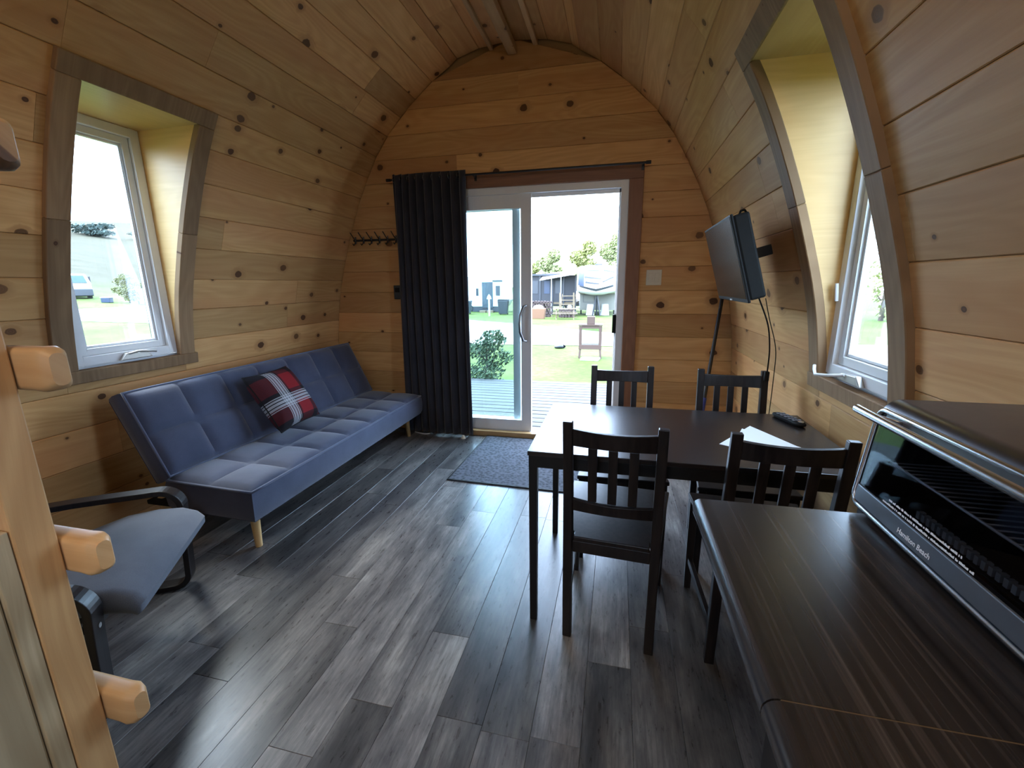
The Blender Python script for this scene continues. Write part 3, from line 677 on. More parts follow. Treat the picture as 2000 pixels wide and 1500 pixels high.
# ------------------------------------------------------------------ small wall fittings
hk = thing('coat_hook_rail', 'black metal coat hook rail on the back wall beside the curtain', 'coat hooks', (0, 0, 0))
B().box(-2.325, -1.70, 3.672, 3.6895, 1.736, 1.752).build('rail', M['blackmetal'], hk, .002)
for i in range(8):
    x = -2.30 + .079 * i
    hb = B().tube([(x, 3.672, 1.748), (x - .004, 3.65, 1.762), (x - .012, 3.625, 1.795), (x - .014, 3.615, 1.806)], .0042, 7)
    hb.tube([(x, 3.672, 1.742), (x, 3.655, 1.712), (x, 3.635, 1.700), (x, 3.622, 1.712)], .0042, 7); hb.tube([(x, 3.672, 1.775), (x, 3.672, 1.715)], .006, 7)
    hb.build('hook', M['blackmetal'], hk)
sw = thing('light_switch', 'almond double rocker light switch right of the glass door', 'light switch', (.271, YB, 1.39))
B().box(-.058, .058, -.006, -.0002, -.059, .059).build('cover_plate', M['almond'], sw, .003)
for x in (-.023, .023): B().prism([(-.0105, -.033), (-.0062, 0), (-.0085, .033), (-.005, .033), (-.005, -.033)], 'x', x - .0165, x + .0165).build('rocker', M['almond'], sw, .001)
pl = thing('wall_thermostat', 'small dark wall plate half hidden behind the curtain edge', 'thermostat', (-1.925, YB, 1.29))
B().box(-.035, .035, -.02, -.0002, -.06, .06).build('body', M['slate'], pl, .004)
B().box(-.022, .022, -.0225, -.0195, .0, .04).build('display', M['black'], pl, .001)

# ------------------------------------------------------------------ dining table and chairs
T0, T1, TY0, TY1 = -0.305, 0.84, 1.514, 2.212
tb = thing('dining_table', 'black-brown rectangular dining table with square metal legs', 'table', ((T0 + T1) / 2, (TY0 + TY1) / 2, 0))
hx_, hy_ = (T1 - T0) / 2, (TY1 - TY0) / 2
B().box(-hx_, hx_, -hy_, hy_, .722, .74).build('tabletop', M['tabletop'], tb, .002)
b = B(); t_ = .012
b.box(-hx_ + .004, hx_ - .004, -hy_ + .004, -hy_ + .004 + t_, .675, .7215); b.box(-hx_ + .004, hx_ - .004, hy_ - .004 - t_, hy_ - .004, .675, .7215)
b.box(-hx_ + .004, -hx_ + .004 + t_, -hy_ + .017, hy_ - .017, .675, .7215); b.box(hx_ - .004 - t_, hx_ - .004, -hy_ + .017, hy_ - .017, .675, .7215)
b.build('apron_frame', M['blackmetal'], tb, .001)
for sx in (-1, 1):
    for sy in (-1, 1):
        B().beam((sx * (hx_ - .0215), sy * (hy_ - .0215), 0.0), (sx * (hx_ - .0205), sy * (hy_ - .0205), .7205), .028, .028, .033, .033).build('leg', M['blackmetal'], tb, .002)
def chair(label, x, y, rz):
    """slat-back chair; origin between the rear feet, front towards +y"""
    c = thing('dining_chair', label, 'chair', (x, y, 0), rz, 'black slat-back dining chairs')
    rw = .153
    for sx in (-1, 1):
        vs = []; path = [(0.018, 0), (0.006, .25), (0.0, .45), (-.012, .62), (-.030, .76), (-.048, .90)]
        b = B(); n = len(path); vv = []
        for (yy, z) in path:
            d = .036 if z < .5 else .036 - .010 * (z - .5) / .4
            if z < .3: d = .030 + .006 * z / .3
            for ax, ay in ((-.5, -.5), (.5, -.5), (.5, .5), (-.5, .5)): vv.append((sx * rw + ax * .033, yy + ay * d, z))
        fs = [(4 * i + j, 4 * i + (j + 1) % 4, 4 * i + 4 + (j + 1) % 4, 4 * i + 4 + j) for i in range(n - 1) for j in range(4)] + [(3, 2, 1, 0), tuple(4 * n - 4 + j for j in range(4))]
        b.add(vv, fs).build('rear_leg', M['blackwood'], c, .003)
        B().beam((sx * .188, .43, 0), (sx * .188, .43, .431), .028, .028, .034, .034).build('front_leg', M['blackwood'], c, .003)
        a = Vector((sx * .155, .03, 0)); e = Vector((sx * .188, .418, 0)); d = (e - a).normalized(); nr = Vector((-d.y, d.x, 0)) * .009
        for nm, z0, z1 in (('side_apron', .385, .431), ('side_stretcher', .13, .158)):
            vv = [a - nr, e - nr, e + nr, a + nr]
            B().add([(v.x, v.y, z0) for v in vv] + [(v.x, v.y, z1) for v in vv], [(3, 2, 1, 0), (4, 5, 6, 7)] + [(i, (i + 1) % 4, 4 + (i + 1) % 4, 4 + i) for i in range(4)]).build(nm, M['blackwood'], c, .002)
    B().box(-.172, .172, .42, .438, .385, .431).build('front_apron', M['blackwood'], c, .002)
    B().box(-.137, .137, -.008, .010, .385, .431).build('rear_apron', M['blackwood'], c, .002)
    poly = [(-.134, -.012), (.134, -.012), (.134, .022), (.170, .022), (.212, .456), (-.212, .456), (-.170, .022), (-.134, .022)]
    B().prism(poly, 'z', .4315, .451).build('seat', M['blackwood'], c, .004)
    def rail(nm, z0, z1, y0, y1, bow):
        b = B(); vv = []; n = 8
        for i in range(n + 1):
            q = -1 + 2 * i / n; xx = q * .137; o_ = -bow * (1 - q * q); dz = -.006 * (1 - q * q)
            vv += [(xx, y0 + o_ - .009, z0), (xx, y0 + o_ + .009, z0), (xx, y1 + o_ + .009, z1 + dz), (xx, y1 + o_ - .009, z1 + dz)]
        fs = [(4 * i + j, 4 * i + (j + 1) % 4, 4 * i + 4 + (j + 1) % 4, 4 * i + 4 + j) for i in range(n) for j in range(4)] + [(3, 2, 1, 0), tuple(4 * n + j for j in range(4))]
        b.add(vv, fs).build(nm, M['blackwood'], c, .002)
    rail('top_rail', .812, .875, -.036, -.044, .014)
    rail('lower_rail', .558, .603, -.008, -.011, .012)
    for q in (-.068, 0, .068):
        o_ = -.014 * (1 - (q / .137) ** 2)
        B().beam((q, -.010 + o_ * .85, .6035), (q, -.036 + o_, .8115), .030, .012).build('back_slat', M['blackwood'], c, .002)
    return c
chair('black dining chair with back to the camera, beside the table corner nearest the sofa', .012, 1.447, -.075)
chair('black dining chair partly hidden behind the dark counter end', .530, 1.437, -.045)
chair('black dining chair on the door side of the table, in front of the glass door', .045, 2.432, PI + .03)
chair('black dining chair on the far side of the table, below the television', .604, 2.412, PI - .01)
# things on the table
pp = thing('paper_sheet', 'white sheets of paper lying on the dining table', 'paper', (.56, 1.79, .7403), 0.0)
B().prism([(-.154, -.054), (.022, .207), (.150, -.075), (.09, -.204)], 'z', 0.0, .0006).build('top_sheet', M['paper'], pp)
B().prism([(-.125, -.11), (-.02, .165), (.135, -.03), (.11, -.19)], 'z', -.0002, .0).build('lower_sheet', M['paper'], pp)
rm = thing('tv_remote', 'black remote control at the wall end of the dining table', 'remote', (.765, 2.10, .7402), math.radians(17))
def sup(u, v, L=.19, W=.052, H=.022):
    a = -PI / 2 + PI * u; bb = 2 * PI * v
    sg = lambda t, e: math.copysign(abs(t) ** e, t)
    return (W / 2 * sg(math.cos(a), .45) * sg(math.cos(bb), .55), L / 2 * sg(math.cos(a), .45) * sg(math.sin(bb), .6), H / 2 + H / 2 * sg(math.sin(a), .7))
B().grid(sup, 14, 40).build('body', M['black'], rm)
for i in range(5):
    for j in range(3): B().cbox(((j - 1) * .014, .055 - .026 * i, .0225), (.010, .012, .002)).build('button', M['button'], rm, .0008)
B().tube([(0, -.075, .0205), (0, -.075, .0235)], .012, 14).build('dial', M['chrome'], rm)

# ------------------------------------------------------------------ door mat
mt = thing('door_mat', 'charcoal textured door mat in front of the sliding door', 'mat', (-.66, 3.15, .0003), -.02)
B().prism(rrect(-.455, .455, -.475, .475, .02), 'z', 0, .008).build('pile', M['rug'], mt)
b = B()
for q0, q1 in (((-.455, -.475), (.455, -.462)), ((-.455, .462), (.455, .475)), ((-.455, -.462), (-.443, .462)), ((.443, -.462), (.455, .462))): b.box(q0[0], q1[0], q0[1], q1[1], .002, .0095)
b.build('binding', M['black'], mt, .002)

# ------------------------------------------------------------------ sofa bed
SX = -1.70; SY0, SY1 = 1.615, 3.545
sf = thing('sofa_bed', 'navy blue tufted click-clack sofa bed along the left wall', 'sofa', ((SX - .4), (SY0 + SY1) / 2, 0))
SL = SY1 - SY0
def slab(L, W, T, nL, nW, puff, seed):
    """tufted slab: y along L (centred), x 0..W, top near z=T"""
    b = B(); k = 12; NU, NV = nL * k, nW * k
    def top(u, v):
        cu, cv = (u * nL) % 1, (v * nW) % 1
        if u >= 1: cu = 0
        if v >= 1: cv = 0
        h = (abs(math.sin(PI * cu)) ** .38) * (abs(math.sin(PI * cv)) ** .38)
        e = min(u, 1 - u) * L; e2 = min(v, 1 - v) * W; er = min(1, e / .03) * min(1, e2 / .03)
        return Vector((v * W, (u - .5) * L, T - .022 + puff * h * 1.0 + .012 * er))
    b.grid(top, NU, NV)
    z0 = 0.0; r = .018
    ring = [top(i / NU, 0) for i in range(NU + 1)] + [top(1, j / NV) for j in range(1, NV + 1)] + [top(i / NU, 1) for i in range(NU - 1, -1, -1)] + [top(0, j / NV) for j in range(NV - 1, 0, -1)]
    n = len(ring); c = Vector((W / 2, 0, 0))
    lv = []
    for f, inset in ((1.0, 0), (.85, -.006), (.5, -.010), (.15, -.006), (0, .004)):
        for p in ring:
            q = Vector((p.x, p.y, z0 + (p.z - z0) * f)); dx = -1 if p.x < 1e-4 else (1 if p.x > W - 1e-4 else 0); dy = -1 if p.y < -L / 2 + 1e-4 else (1 if p.y > L / 2 - 1e-4 else 0)
            lv.append(q - Vector((dx, dy, 0)) * inset)
    b.add(lv, [(r_ * n + i, r_ * n + (i + 1) % n, (r_ + 1) * n + (i + 1) % n, (r_ + 1) * n + i) for r_ in range(4) for i in range(n)], True)
    b.add([(0, -L / 2, .001), (W, -L / 2, .001), (W, L / 2, .001), (0, L / 2, .001)], [(3, 2, 1, 0)])
    pipe = [ring[i] + Vector((0, 0, .002)) for i in range(0, n, 4)]; pipe.append(pipe[0])
    return b, pipe
# local frame of the sofa: +x towards the room
b, pp_ = slab(SL, .52, .180, 7, 2, .024, 1)
seat = b.build('seat_cushion', M['navy'], sf, loc=(-.12, 0, .225), rot=(0, math.radians(1.5), 0))
B().tube(pp_, .0065, 6, False).build('piping', M['navy_pipe'], seat)
b, pp_ = slab(SL, .475, .13, 7, 2, .028, 2)
back = b.build('backrest', M['navy'], sf, loc=(-.415, 0, .395), rot=(0, 0, 0))
# slab x -> up the back: rotate so that local x points up/back and local z points to the room
th_ = math.radians(25.5)      # lean from vertical
bx = Vector((-math.sin(th_), 0, math.cos(th_))); bz = Vector((math.cos(th_), 0, math.sin(th_))); by = bz.cross(bx)
mb = Matrix(((bx.x, by.x, bz.x, -.088), (bx.y, by.y, bz.y, 0), (bx.z, by.z, bz.z, .408), (0, 0, 0, 1)))
back.matrix_local = mb @ Matrix.Translation((0, 0, -.108))
B().tube(pp_, .0065, 6, False).build('piping', M['navy_pipe'], back)
for yy, ry in ((-SL / 2 + .10, .01), (SL / 2 - .10, .075)):
    B().tube([(.295, yy, .225), (.29, yy + ry * .6, .0)], .026, 16, True, .017).build('leg', M['leg_wood'], sf)
    B().tube([(-.30, yy, .225), (-.30, yy + ry * .6, .0)], .024, 14, True, .017).build('leg', M['leg_wood'], sf)
B().box(-.35, .33, -SL / 2 + .05, SL / 2 - .05, .200, .2245).build('base_frame', M['black'], sf, .004)
# plaid cushion leaning on the sofa back
def cushion(name, label, size, T, mw):
    o = thing(name, label, 'cushion'); o.matrix_world = mw
    me_v = []; uv = []; fs = []; n = 22
    for sgn in (1, -1):
        k = len(me_v)
        for i in range(n + 1):
            for j in range(n + 1):
                u, v = 2 * i / n - 1, 2 * j / n - 1
                pin = 1 - .075 * (1 - u * u) * 0
                x = u * (1 - .07 * (1 - abs(v)) ** 1 * 0) ; y = v
                x *= 1 - .06 * (1 - v * v) * abs(u) ** 3 ; y *= 1 - .06 * (1 - u * u) * abs(v) ** 3
                h = ((1 - u ** 4) * (1 - v ** 4)) ** .55
                me_v.append((x * size / 2, y * size / 2, sgn * (T / 2 * h + .0008))); uv.append(((u + 1) / 2, (v + 1) / 2))
        for i in range(n):
            for j in range(n):
                q = (k + i * (n + 1) + j, k + (i + 1) * (n + 1) + j, k + (i + 1) * (n + 1) + j + 1, k + i * (n + 1) + j + 1); fs.append(q if sgn > 0 else q[::-1])
    me = uv_mesh(name, me_v, fs, uv); me.shade_smooth()
    link('cover', me, M['plaid'], o)
    rim = []
    for i in range(41):
        a = i / 40 * 4; s_ = int(a) % 4; f = (a % 1) * 2 - 1 if a < 4 else -1
        u, v = [(f, -1), (1, f), (-f, 1), (-1, -f)][s_]
        rim.append((u * (1 - .06 * (1 - v * v)) * size / 2, v * (1 - .06 * (1 - u * u)) * size / 2, 0))
    B().tube(rim, .004, 6, False).build('seam', M['black'], o)
    return o
PBL, PBR = Vector((-2.045, 2.205, .425)), Vector((-2.075, 2.61, .425)); PTL = Vector((-2.275, 2.25, .775))
ex = (PBR - PBL).normalized(); ey = (PTL - PBL); ey = (ey - ex * ey.dot(ex)).normalized(); ez = ex.cross(ey)
if ez.x < 0: ez = -ez
pc = (PBL + PBR) / 2 + ey * .205 + ez * .035 + Vector((0, 0, .012))
cushion('plaid_cushion', 'red, black and white plaid cushion leaning on the sofa back', .41, .15, Matrix(((ex.x, ey.x, ez.x, pc.x), (ex.y, ey.y, ez.y, pc.y), (ex.z, ey.z, ez.z, pc.z), (0, 0, 0, 1))))

# ------------------------------------------------------------------ bentwood armchair (front towards local +x)
ac = thing('lounge_armchair', 'bentwood lounge armchair with black frame and grey-blue cushion', 'armchair', (-1.783, 1.046, 0), math.radians(31))
path = [(-.52, .012)] + [(.03, .012)] + arc(.04, .072, .06, -PI / 2, 0.05, 8) + [(.112, .30)] + arc(.042, .400, .078, .12, PI / 2 + .04, 10) + [(-.25, .472), (-.52, .455)]
for sy in (-1, 1):
    B().ribbon(path, sy * .345 - .03, sy * .345 + .03, .024).build('side_frame', M['blackwood'], ac, .003)
    seatp = [(.10, .335), (.0, .322), (-.16, .285), (-.28, .26), (-.36, .27), (-.42, .33), (-.50, .50), (-.60, .72), (-.68, .93)]
    B().ribbon(seatp, sy * .255 - .02, sy * .255 + .02, .018).build('seat_rail', M['blackwood'], ac, .002)
for xx, zz_ in ((.07, .325), (-.30, .255), (-.48, .45)): B().box(xx - .02, xx + .02, -.31, .31, zz_ - .025, zz_ - .009).build('cross_bar', M['blackwood'], ac, .002)
B().box(-.505, -.465, -.32, .32, .0225, .04).build('floor_bar', M['blackwood'], ac, .002)
for sy in (-1, 1): B().tube([(.122, sy * .345, .35), (.130, sy * .345, .35)], .008, 10).build('bolt', M['chrome'], ac)
def cushion_path(nm, pts, wd, th):
    b = B(); P = [Vector(p) for p in pts]; n = len(P); sec = rrect(-wd / 2, wd / 2, -th / 2, th / 2, th * .46, 5); m = len(sec); vs = []
    for i in range(n):
        d = (P[min(i + 1, n - 1)] - P[max(i - 1, 0)]).normalized(); nr = Vector((-d.y, d.x))
        f = (.30, .72, .95)[i] if i < 3 else (.45 if i == n - 1 else 1.0)
        for (a, c_) in sec:
            q = P[i] + nr * c_ * f; vs.append((q.x, a * (1 if f == 1 else .985), q.y))
    fs = [(i * m + j, i * m + (j + 1) % m, (i + 1) * m + (j + 1) % m, (i + 1) * m + j) for i in range(n - 1) for j in range(m)]
    b.add(vs, fs, True); b.add(vs[:m], [tuple(range(m))[::-1]]); b.add(vs[-m:], [tuple(range(m))])
    return b.build(nm, M['greyfab'], ac)
cushion_path('seat_cushion', [(.205, .330), (.198, .345), (.178, .362), (.135, .378), (.06, .384), (-.04, .375), (-.16, .338), (-.28, .312), (-.345, .308)], .61, .085)
cushion_path('back_cushion', [(-.315, .325), (-.345, .37), (-.40, .45), (-.46, .60), (-.54, .78), (-.62, .97), (-.63, 1.0)], .59, .085)

# ------------------------------------------------------------------ television, cables, broom
tv = thing('television', 'black flat television tilted out on a bracket from the right wall', 'television', (.52, 2.50, 1.445))
tl = math.atan2(.105, .36)      # top leans into the room
tv.rotation_euler = (0, -tl, math.radians(-1.0))
B().box(.012, .080, -.316, .316, -.190, .190).build('rear_housing', M['black'], tv, .010)
B().box(.000, .012, -.325, .325, -.198, .198).build('bezel', M['black'], tv, .004)
B().box(-.0015, .0, -.312, .312, -.178, .188).build('screen', M['screen'], tv)
B().prism([(-.20, -.15), (.20, -.15), (.17, .13), (-.17, .13)], 'x', .080, .105).build('back_bulge', M['black'], tv, .012)
B().box(-.003, -.0, -.02, .02, -.193, -.187).build('badge', M['print'], tv)
B().box(.105, .118, -.11, .11, -.11, .11).build('mount_plate', M['blackmetal'], tv, .002)
B().box(.118, .22, -.02, .02, -.025, .025).build('mount_arm', M['blackmetal'], tv, .004)
B().tube([(.05, -.25, .185), (.065, -.24, .205), (.085, -.22, .205), (.10, -.20, .18), (.095, -.17, .12)], .005, 8).build('coiled_lead', M['black'], tv)
def cable(name, label, pts, r=.0035, mat=None, extra=None):
    o = thing(name, label, 'cable', pts[0]); P = [Vector(p) - Vector(pts[0]) for p in pts]
    # smooth the polyline
    Q = []
    for i in range(len(P) - 1):
        p0, p1, p2, p3 = P[max(i - 1, 0)], P[i], P[i + 1], P[min(i + 2, len(P) - 1)]
        for k in range(6):
            t = k / 6; Q.append(.5 * ((2 * p1) + (p2 - p0) * t + (2 * p0 - 5 * p1 + 4 * p2 - p3) * t * t + (3 * p1 - p0 - 3 * p2 + p3) * t ** 3))
    Q.append(P[-1]); B().tube(Q, r, 7).build('cord', mat or M['black'], o)
    if extra: extra(o, P)
    return o
def plug(o, P): B().cbox(P[-1] + Vector((0, 0, -.02)), (.022, .022, .05)).build('plug', M['black'], o, .004)
cable('power_cable', 'black cable looping down from the television to a plug', [(.64, 2.28, 1.275), (.70, 2.31, 1.15), (.735, 2.36, 1.03), (.75, 2.40, .93), (.755, 2.42, .90)], extra=plug)
cable('antenna_cable', 'thin black cable hanging straight below the television', [(.66, 2.25, 1.275), (.70, 2.30, 1.18), (.765, 2.37, 1.03), (.785, 2.41, .88), (.82, 2.52, .60), (.84, 2.6, .2), (.84, 2.62, .012)], .0022)
br_ = thing('broom', 'black broom with a blue lower handle leaning in the right corner', 'broom', (0, 0, 0))
pt0, pt1 = Vector((.765, 3.585, 1.32)), Vector((.585, 3.22, .03)); dv = pt1 - pt0
B().tube([pt0, pt0 + dv * .62], .013, 12).build('pole', M['blackmetal'], br_)
B().tube([pt0 + dv * .62, pt0 + dv * .66, pt0 + dv * .95], .017, 12).build('grip', M['blue'], br_)
B().box(.47, .73, 3.165, 3.235, .085, .115).build('head', M['blue'], br_, .008)
b = B()
for i in range(13):
    for j in range(3): x, y = .48 + .02 * i, 3.18 + .02 * j; b.beam((x, y, .001), (x, y, .086), .016, .016, .012, .012)
tag(b.build('bristles', M['black'], br_), kind='stuff')
cable('floor_cord', 'short white cord on the floor under the end of the sofa', [(-1.80, 3.60, .006), (-1.74, 3.575, .006), (-1.68, 3.56, .006), (-1.64, 3.575, .008)], .005, M['white'])
ds = thing('door_stop', 'small pale round foot on the floor under the curtain hem', 'door stop', (-1.30, 3.535, 0))
B().tube([(0, 0, 0.0), (0, 0, .008), (0, 0, .02), (0, 0, .03)], .022, 14, True, .010).build('cap', M['almond'], ds)

# ------------------------------------------------------------------ kitchen counter
def worktop(name, label, y0, y1):
    o = thing(name, label, 'counter', (0, 0, 0))
    r = .017
    poly = [(.862, .872), (.862, .91)] + [(a, c) for a, c in arc(.172 + r, .91 - r, r, PI / 2, PI, 6)] + arc(.172 + r, .872 + r, r, PI, 1.5 * PI, 4)
    B().prism(poly, 'y', y0, y1, True).build('slab', M['counter'], o)
    return o
wk = worktop('countertop', 'dark woodgrain countertop holding the toaster oven', .4415, .905)
worktop('countertop', 'dark woodgrain countertop section at the bottom edge of the photo', -1.9, .4390)
B().box(.190, .862, .4393, .4413, .900, .9094).build('seam_strip', M['rawwood'], wk)
kc = thing('base_cabinet', 'dark kitchen base cabinet under the countertop', 'cabinet', (0, 0, 0))
B().box(.30, .862, -1.9, .70, .10, .8715).build('carcass', M['blackwood'], kc, .002)
B().box(.36, .862, -1.9, .70, .0, .0995).build('plinth', M['blackwood'], kc)
for i in range(5):
    y0 = .69 - .50 * i
    d = B().box(.281, .2995, y0 - .49, y0, .115, .855).build('door', M['blackwood'], kc, .002)
    B().tube([(.2805, y0 - .06, .70), (.262, y0 - .06, .70), (.262, y0 - .06, .82), (.2805, y0 - .06, .82)], .005, 8).build('handle', M['chrome'], d)

# ------------------------------------------------------------------ toaster oven
OV = thing('toaster_oven', 'black and silver toaster oven with glass door on the counter', 'toaster oven', (0, 0, 0))
oy0, oy1, oz0, oz1, ox0, ox1 = .46, .94, .921, 1.132, .476, .795
def side_poly(ins=0.0):
    return [(ox1 - ins, oz0 + ins), (ox0 + ins, oz0 + ins), (ox0 - .002 + ins, oz0 + .012 + ins), (ox0 + .020 + ins, oz1 - .040)] + [(ox0 + .052 + (.032 - ins) * math.cos(a), oz1 - .036 + (.036 - ins) * math.sin(a)) for a in [PI - .15 - (PI / 2 - .15) * k / 7 for k in range(8)]] + [(ox1 - .03, oz1 - ins), (ox1 - ins, oz1 - .03)]
# body shell: a thick wrap open at the front
P = side_poly()
def wrap(y):  return [(x, y, z) for x, z in P]
b = B(); n = len(P)
top = [i for i in range(n) if i >= 5] + [0]
outer = [P[i] for i in range(5, n)] + [P[0]]
inner = []
for i, (x, z) in enumerate(outer):
    a = Vector(outer[max(i - 1, 0)]); c = Vector(outer[min(i + 1, len(outer) - 1)]); d = (c - a).normalized(); nr = Vector((d.y, -d.x)); q = Vector((x, z)) + nr * .012; inner.append((q.x, q.y))
poly = outer + inner[::-1]
b.prism(poly, 'y', oy0, oy1, True)
b.build('top_shell', M['darksteel'], OV)
B().box(ox0 + .03, ox1 - .002, oy0 + .002, oy1 - .002, oz0, oz0 + .012).build('floor_pan', M['black'], OV)
for y0, y1 in ((oy0 + .001, oy0 + .014), (oy1 - .014, oy1 - .001)):
    B().prism([(p[0] + (.004 if p[0] < .6 else -.001), min(p[1], oz1 - .0115)) for p in side_poly(.001)], 'y', y0, y1).build('side_wall', M['black'], OV)
# polished rim round the front
rim = []
fr0 = lambda z: ox0 + .0 + .022 * (z - oz0) / (oz1 - oz0)
for (y, z) in rrect(oy0, oy1, oz0 + .002, oz1 - .018, .022, 6): rim.append((fr0(z), y, z))
rim.append(rim[0]); B().tube(rim, .0055, 8, False).build('front_rim', M['chrome'], OV)
# door: lower bar, glass, upper bar, handle
dr = B(); z0, z1 = oz0 + .010, oz0 + .042
dr.add([(fr0(z0) - .006, oy0 + .012, z0), (fr0(z0) - .006, oy1 - .012, z0), (fr0(z1) - .006, oy1 - .012, z1), (fr0(z1) - .006, oy0 + .012, z1), (fr0(z0) + .006, oy0 + .012, z0), (fr0(z0) + .006, oy1 - .012, z0), (fr0(z1) + .006, oy1 - .012, z1), (fr0(z1) + .006, oy0 + .012, z1)],
       [(0, 1, 2, 3), (7, 6, 5, 4), (0, 4, 5, 1), (1, 5, 6, 2), (2, 6, 7, 3), (3, 7, 4, 0)])
door_o = dr.build('door_bar', M['silverbar'], OV, .002)
def panel(z0, z1, ya, yb, dx, th, nm, mat, par=OV):
    return B().add([(fr0(z0) + dx, ya, z0), (fr0(z0) + dx, yb, z0), (fr0(z1) + dx, yb, z1), (fr0(z1) + dx, ya, z1), (fr0(z0) + dx + th, ya, z0), (fr0(z0) + dx + th, yb, z0), (fr0(z1) + dx + th, yb, z1), (fr0(z1) + dx + th, ya, z1)],
        [(0, 1, 2, 3), (7, 6, 5, 4), (0, 4, 5, 1), (1, 5, 6, 2), (2, 6, 7, 3), (3, 7, 4, 0)]).build(nm, mat, par)
panel(oz0 + .042, oz1 - .036, oy0 + .014, oy1 - .014, -.003, .004, 'door_glass', M['oven_glass'])
panel(oz1 - .036, oz1 - .020, oy0 + .014, oy1 - .03, -.004, .008, 'door_top_bar', M['silverbar'])
hb = B(); hxh, hzh = .440, 1.120
hb.tube([(hxh, oy1 - .035, hzh), (hxh, oy0 + .03, hzh)], .0075, 12)
h_o = hb.build('handle', M['chrome'], OV)
for y in (oy1 - .075, oy0 + .07): B().prism([(hxh - .001, hzh - .004), (fr0(1.10) - .003, 1.097), (fr0(1.11) - .003, 1.109), (hxh + .003, hzh + .004)], 'y', y - .004, y + .004).build('handle_bracket', M['chrome'], h_o, .002)
B().tube([(.505, oy1 - .04, 1.022), (.505, oy0 + .04, 1.022)], .0022, 6).build('rack_front_wire', M['nickel'], OV)
b = B()
for i in range(24): y = oy1 - .05 - i * .0165; b.tube([(.505, y, 1.0235), (.76, y, 1.0235)], .0014, 5)
tag(b.build('rack_wires', M['nickel'], OV), kind='stuff')
B().box(.50, .76, oy0 + .05, oy1 - .05, .955, .958).build('crumb_tray', M['darksteel'], OV, .001)
b = B()
for i in range(22): y = oy1 - .14 - i * .0125; b.box(.502, .512, y - .0035, y + .0035, .962, .974)
tag(b.build('element_guard', M['nickel'], OV), kind='stuff')
B().box(ox0 + .03, ox0 + .05, oy1 - .07, oy1 - .02, oz0 - .0105, oz0 - .0002).build('foot', M['black'], OV, .002)
B().box(ox0 + .03, ox0 + .05, oy0 + .02, oy0 + .07, oz0 - .0105, oz0 - .0002).build('foot', M['black'], OV, .002)
B().box(ox1 - .05, ox1 - .03, oy1 - .07, oy1 - .02, oz0 - .0105, oz0 - .0002).build('foot', M['black'], OV, .002)
B().box(ox1 - .05, ox1 - .03, oy0 + .02, oy0 + .07, oz0 - .0105, oz0 - .0002).build('foot', M['black'], OV, .002)
def text_part(txt, size, origin, ux, uy, mat, parent, name='lettering', bold=0.0):
    cu = bpy.data.curves.new('t', 'FONT'); cu.body = txt; cu.size = size; cu.extrude = 0.0002; cu.offset = bold; cu.resolution_u = 2
    tmp = bpy.data.objects.new('t', cu); COL.objects.link(tmp); dg = bpy.context.evaluated_depsgraph_get()
    me = bpy.data.meshes.new_from_object(tmp.evaluated_get(dg)); bpy.data.objects.remove(tmp)
    me.materials.clear(); me.name = name
    ux, uy = Vector(ux).normalized(), Vector(uy).normalized(); uz = ux.cross(uy)
    me.transform(Matrix(((ux.x, uy.x, uz.x, origin[0]), (ux.y, uy.y, uz.y, origin[1]), (ux.z, uy.z, uz.z, origin[2]), (0, 0, 0, 1))))
    return link(name, me, mat, parent)
sl_ = (fr0(oz1) - fr0(oz0)) / (oz1 - oz0)
zt_ = oz0 + .0215
text_part('Hamilton Beach', .0125, (fr0(zt_) - .0068, .790, zt_ - .003), (0, -1, 0), (sl_, 0, 1), M['print'], OV, bold=.0001)
# two lines of fine caution print on the glass, too small to read
for row, (ya, yb, z) in enumerate(((.835, .665, .9735), (.850, .640, .9655))):
    b = B(); y = ya; rr = random.Random(row)
    while y > yb:
        wd = rr.uniform(.0012, .0026); b.box(fr0(z) - .0036, fr0(z) - .0031, y - wd, y, z, z + rr.choice((.0026, .0032, .0038))); y -= wd + (.0008 if rr.random() < .8 else .0028)
    tag(b.build('fine_print', M['print'], OV), kind='stuff')

# ------------------------------------------------------------------ bunk ladder and bunk end
ld = thing('bunk_ladder', 'knotty pine bunk ladder with hewn rungs at the left edge', 'ladder', (0, 0, 0))
LX, LY0, LY1 = -.95, .437, .493
for x1 in (LX, LX - .50): B().box(x1 - .089, x1, LY0, LY1, 0.0, 2.02).build('rail', M['ladder_pine'], ld, .003)
for zc in (.215, .545, .880, 1.222, 1.562):
    b = B(); secs = []
    for x, h, d in ((-1.60, .034, .020), (-.925, .036, .020), (-.905, .037, .021), (-.892, .034, .018), (-.884, .027, .012)):
        yc = LY1 + .0225
        pts = rrect(yc - d, yc + d, zc - h, zc + h, .011, 3); secs.append([(x, p, q) for p, q in pts])
    m = len(secs[0]); vs = [v for s_ in secs for v in s_]
    b.add(vs, [(i * m + j, i * m + (j + 1) % m, (i + 1) * m + (j + 1) % m, (i + 1) * m + j) for i in range(len(secs) - 1) for j in range(m)], True)
    b.add(secs[0], [tuple(range(m))[::-1]]); b.add(secs[-1], [tuple(range(m))])
    b.build('rung', M['rung_pine'], ld)
bk = thing('bunk_bed', 'pale pine bunk bed end panel beside the ladder rail', 'bunk bed', (0, 0, 0))
for i in range(6):
    x1 = -.953 - i * .1405
    B().box(x1 - .14, x1, .410, .4355, .02, .965).build('end_board', M['pale_pine'], bk, .002)
B().box(-1.79, -1.72, .33, .409, .0, .965).build('post', M['pale_pine'], bk, .004); B().box(-1.03, -.96, .33, .409, .0, .90).build('post', M['pale_pine'], bk, .004)

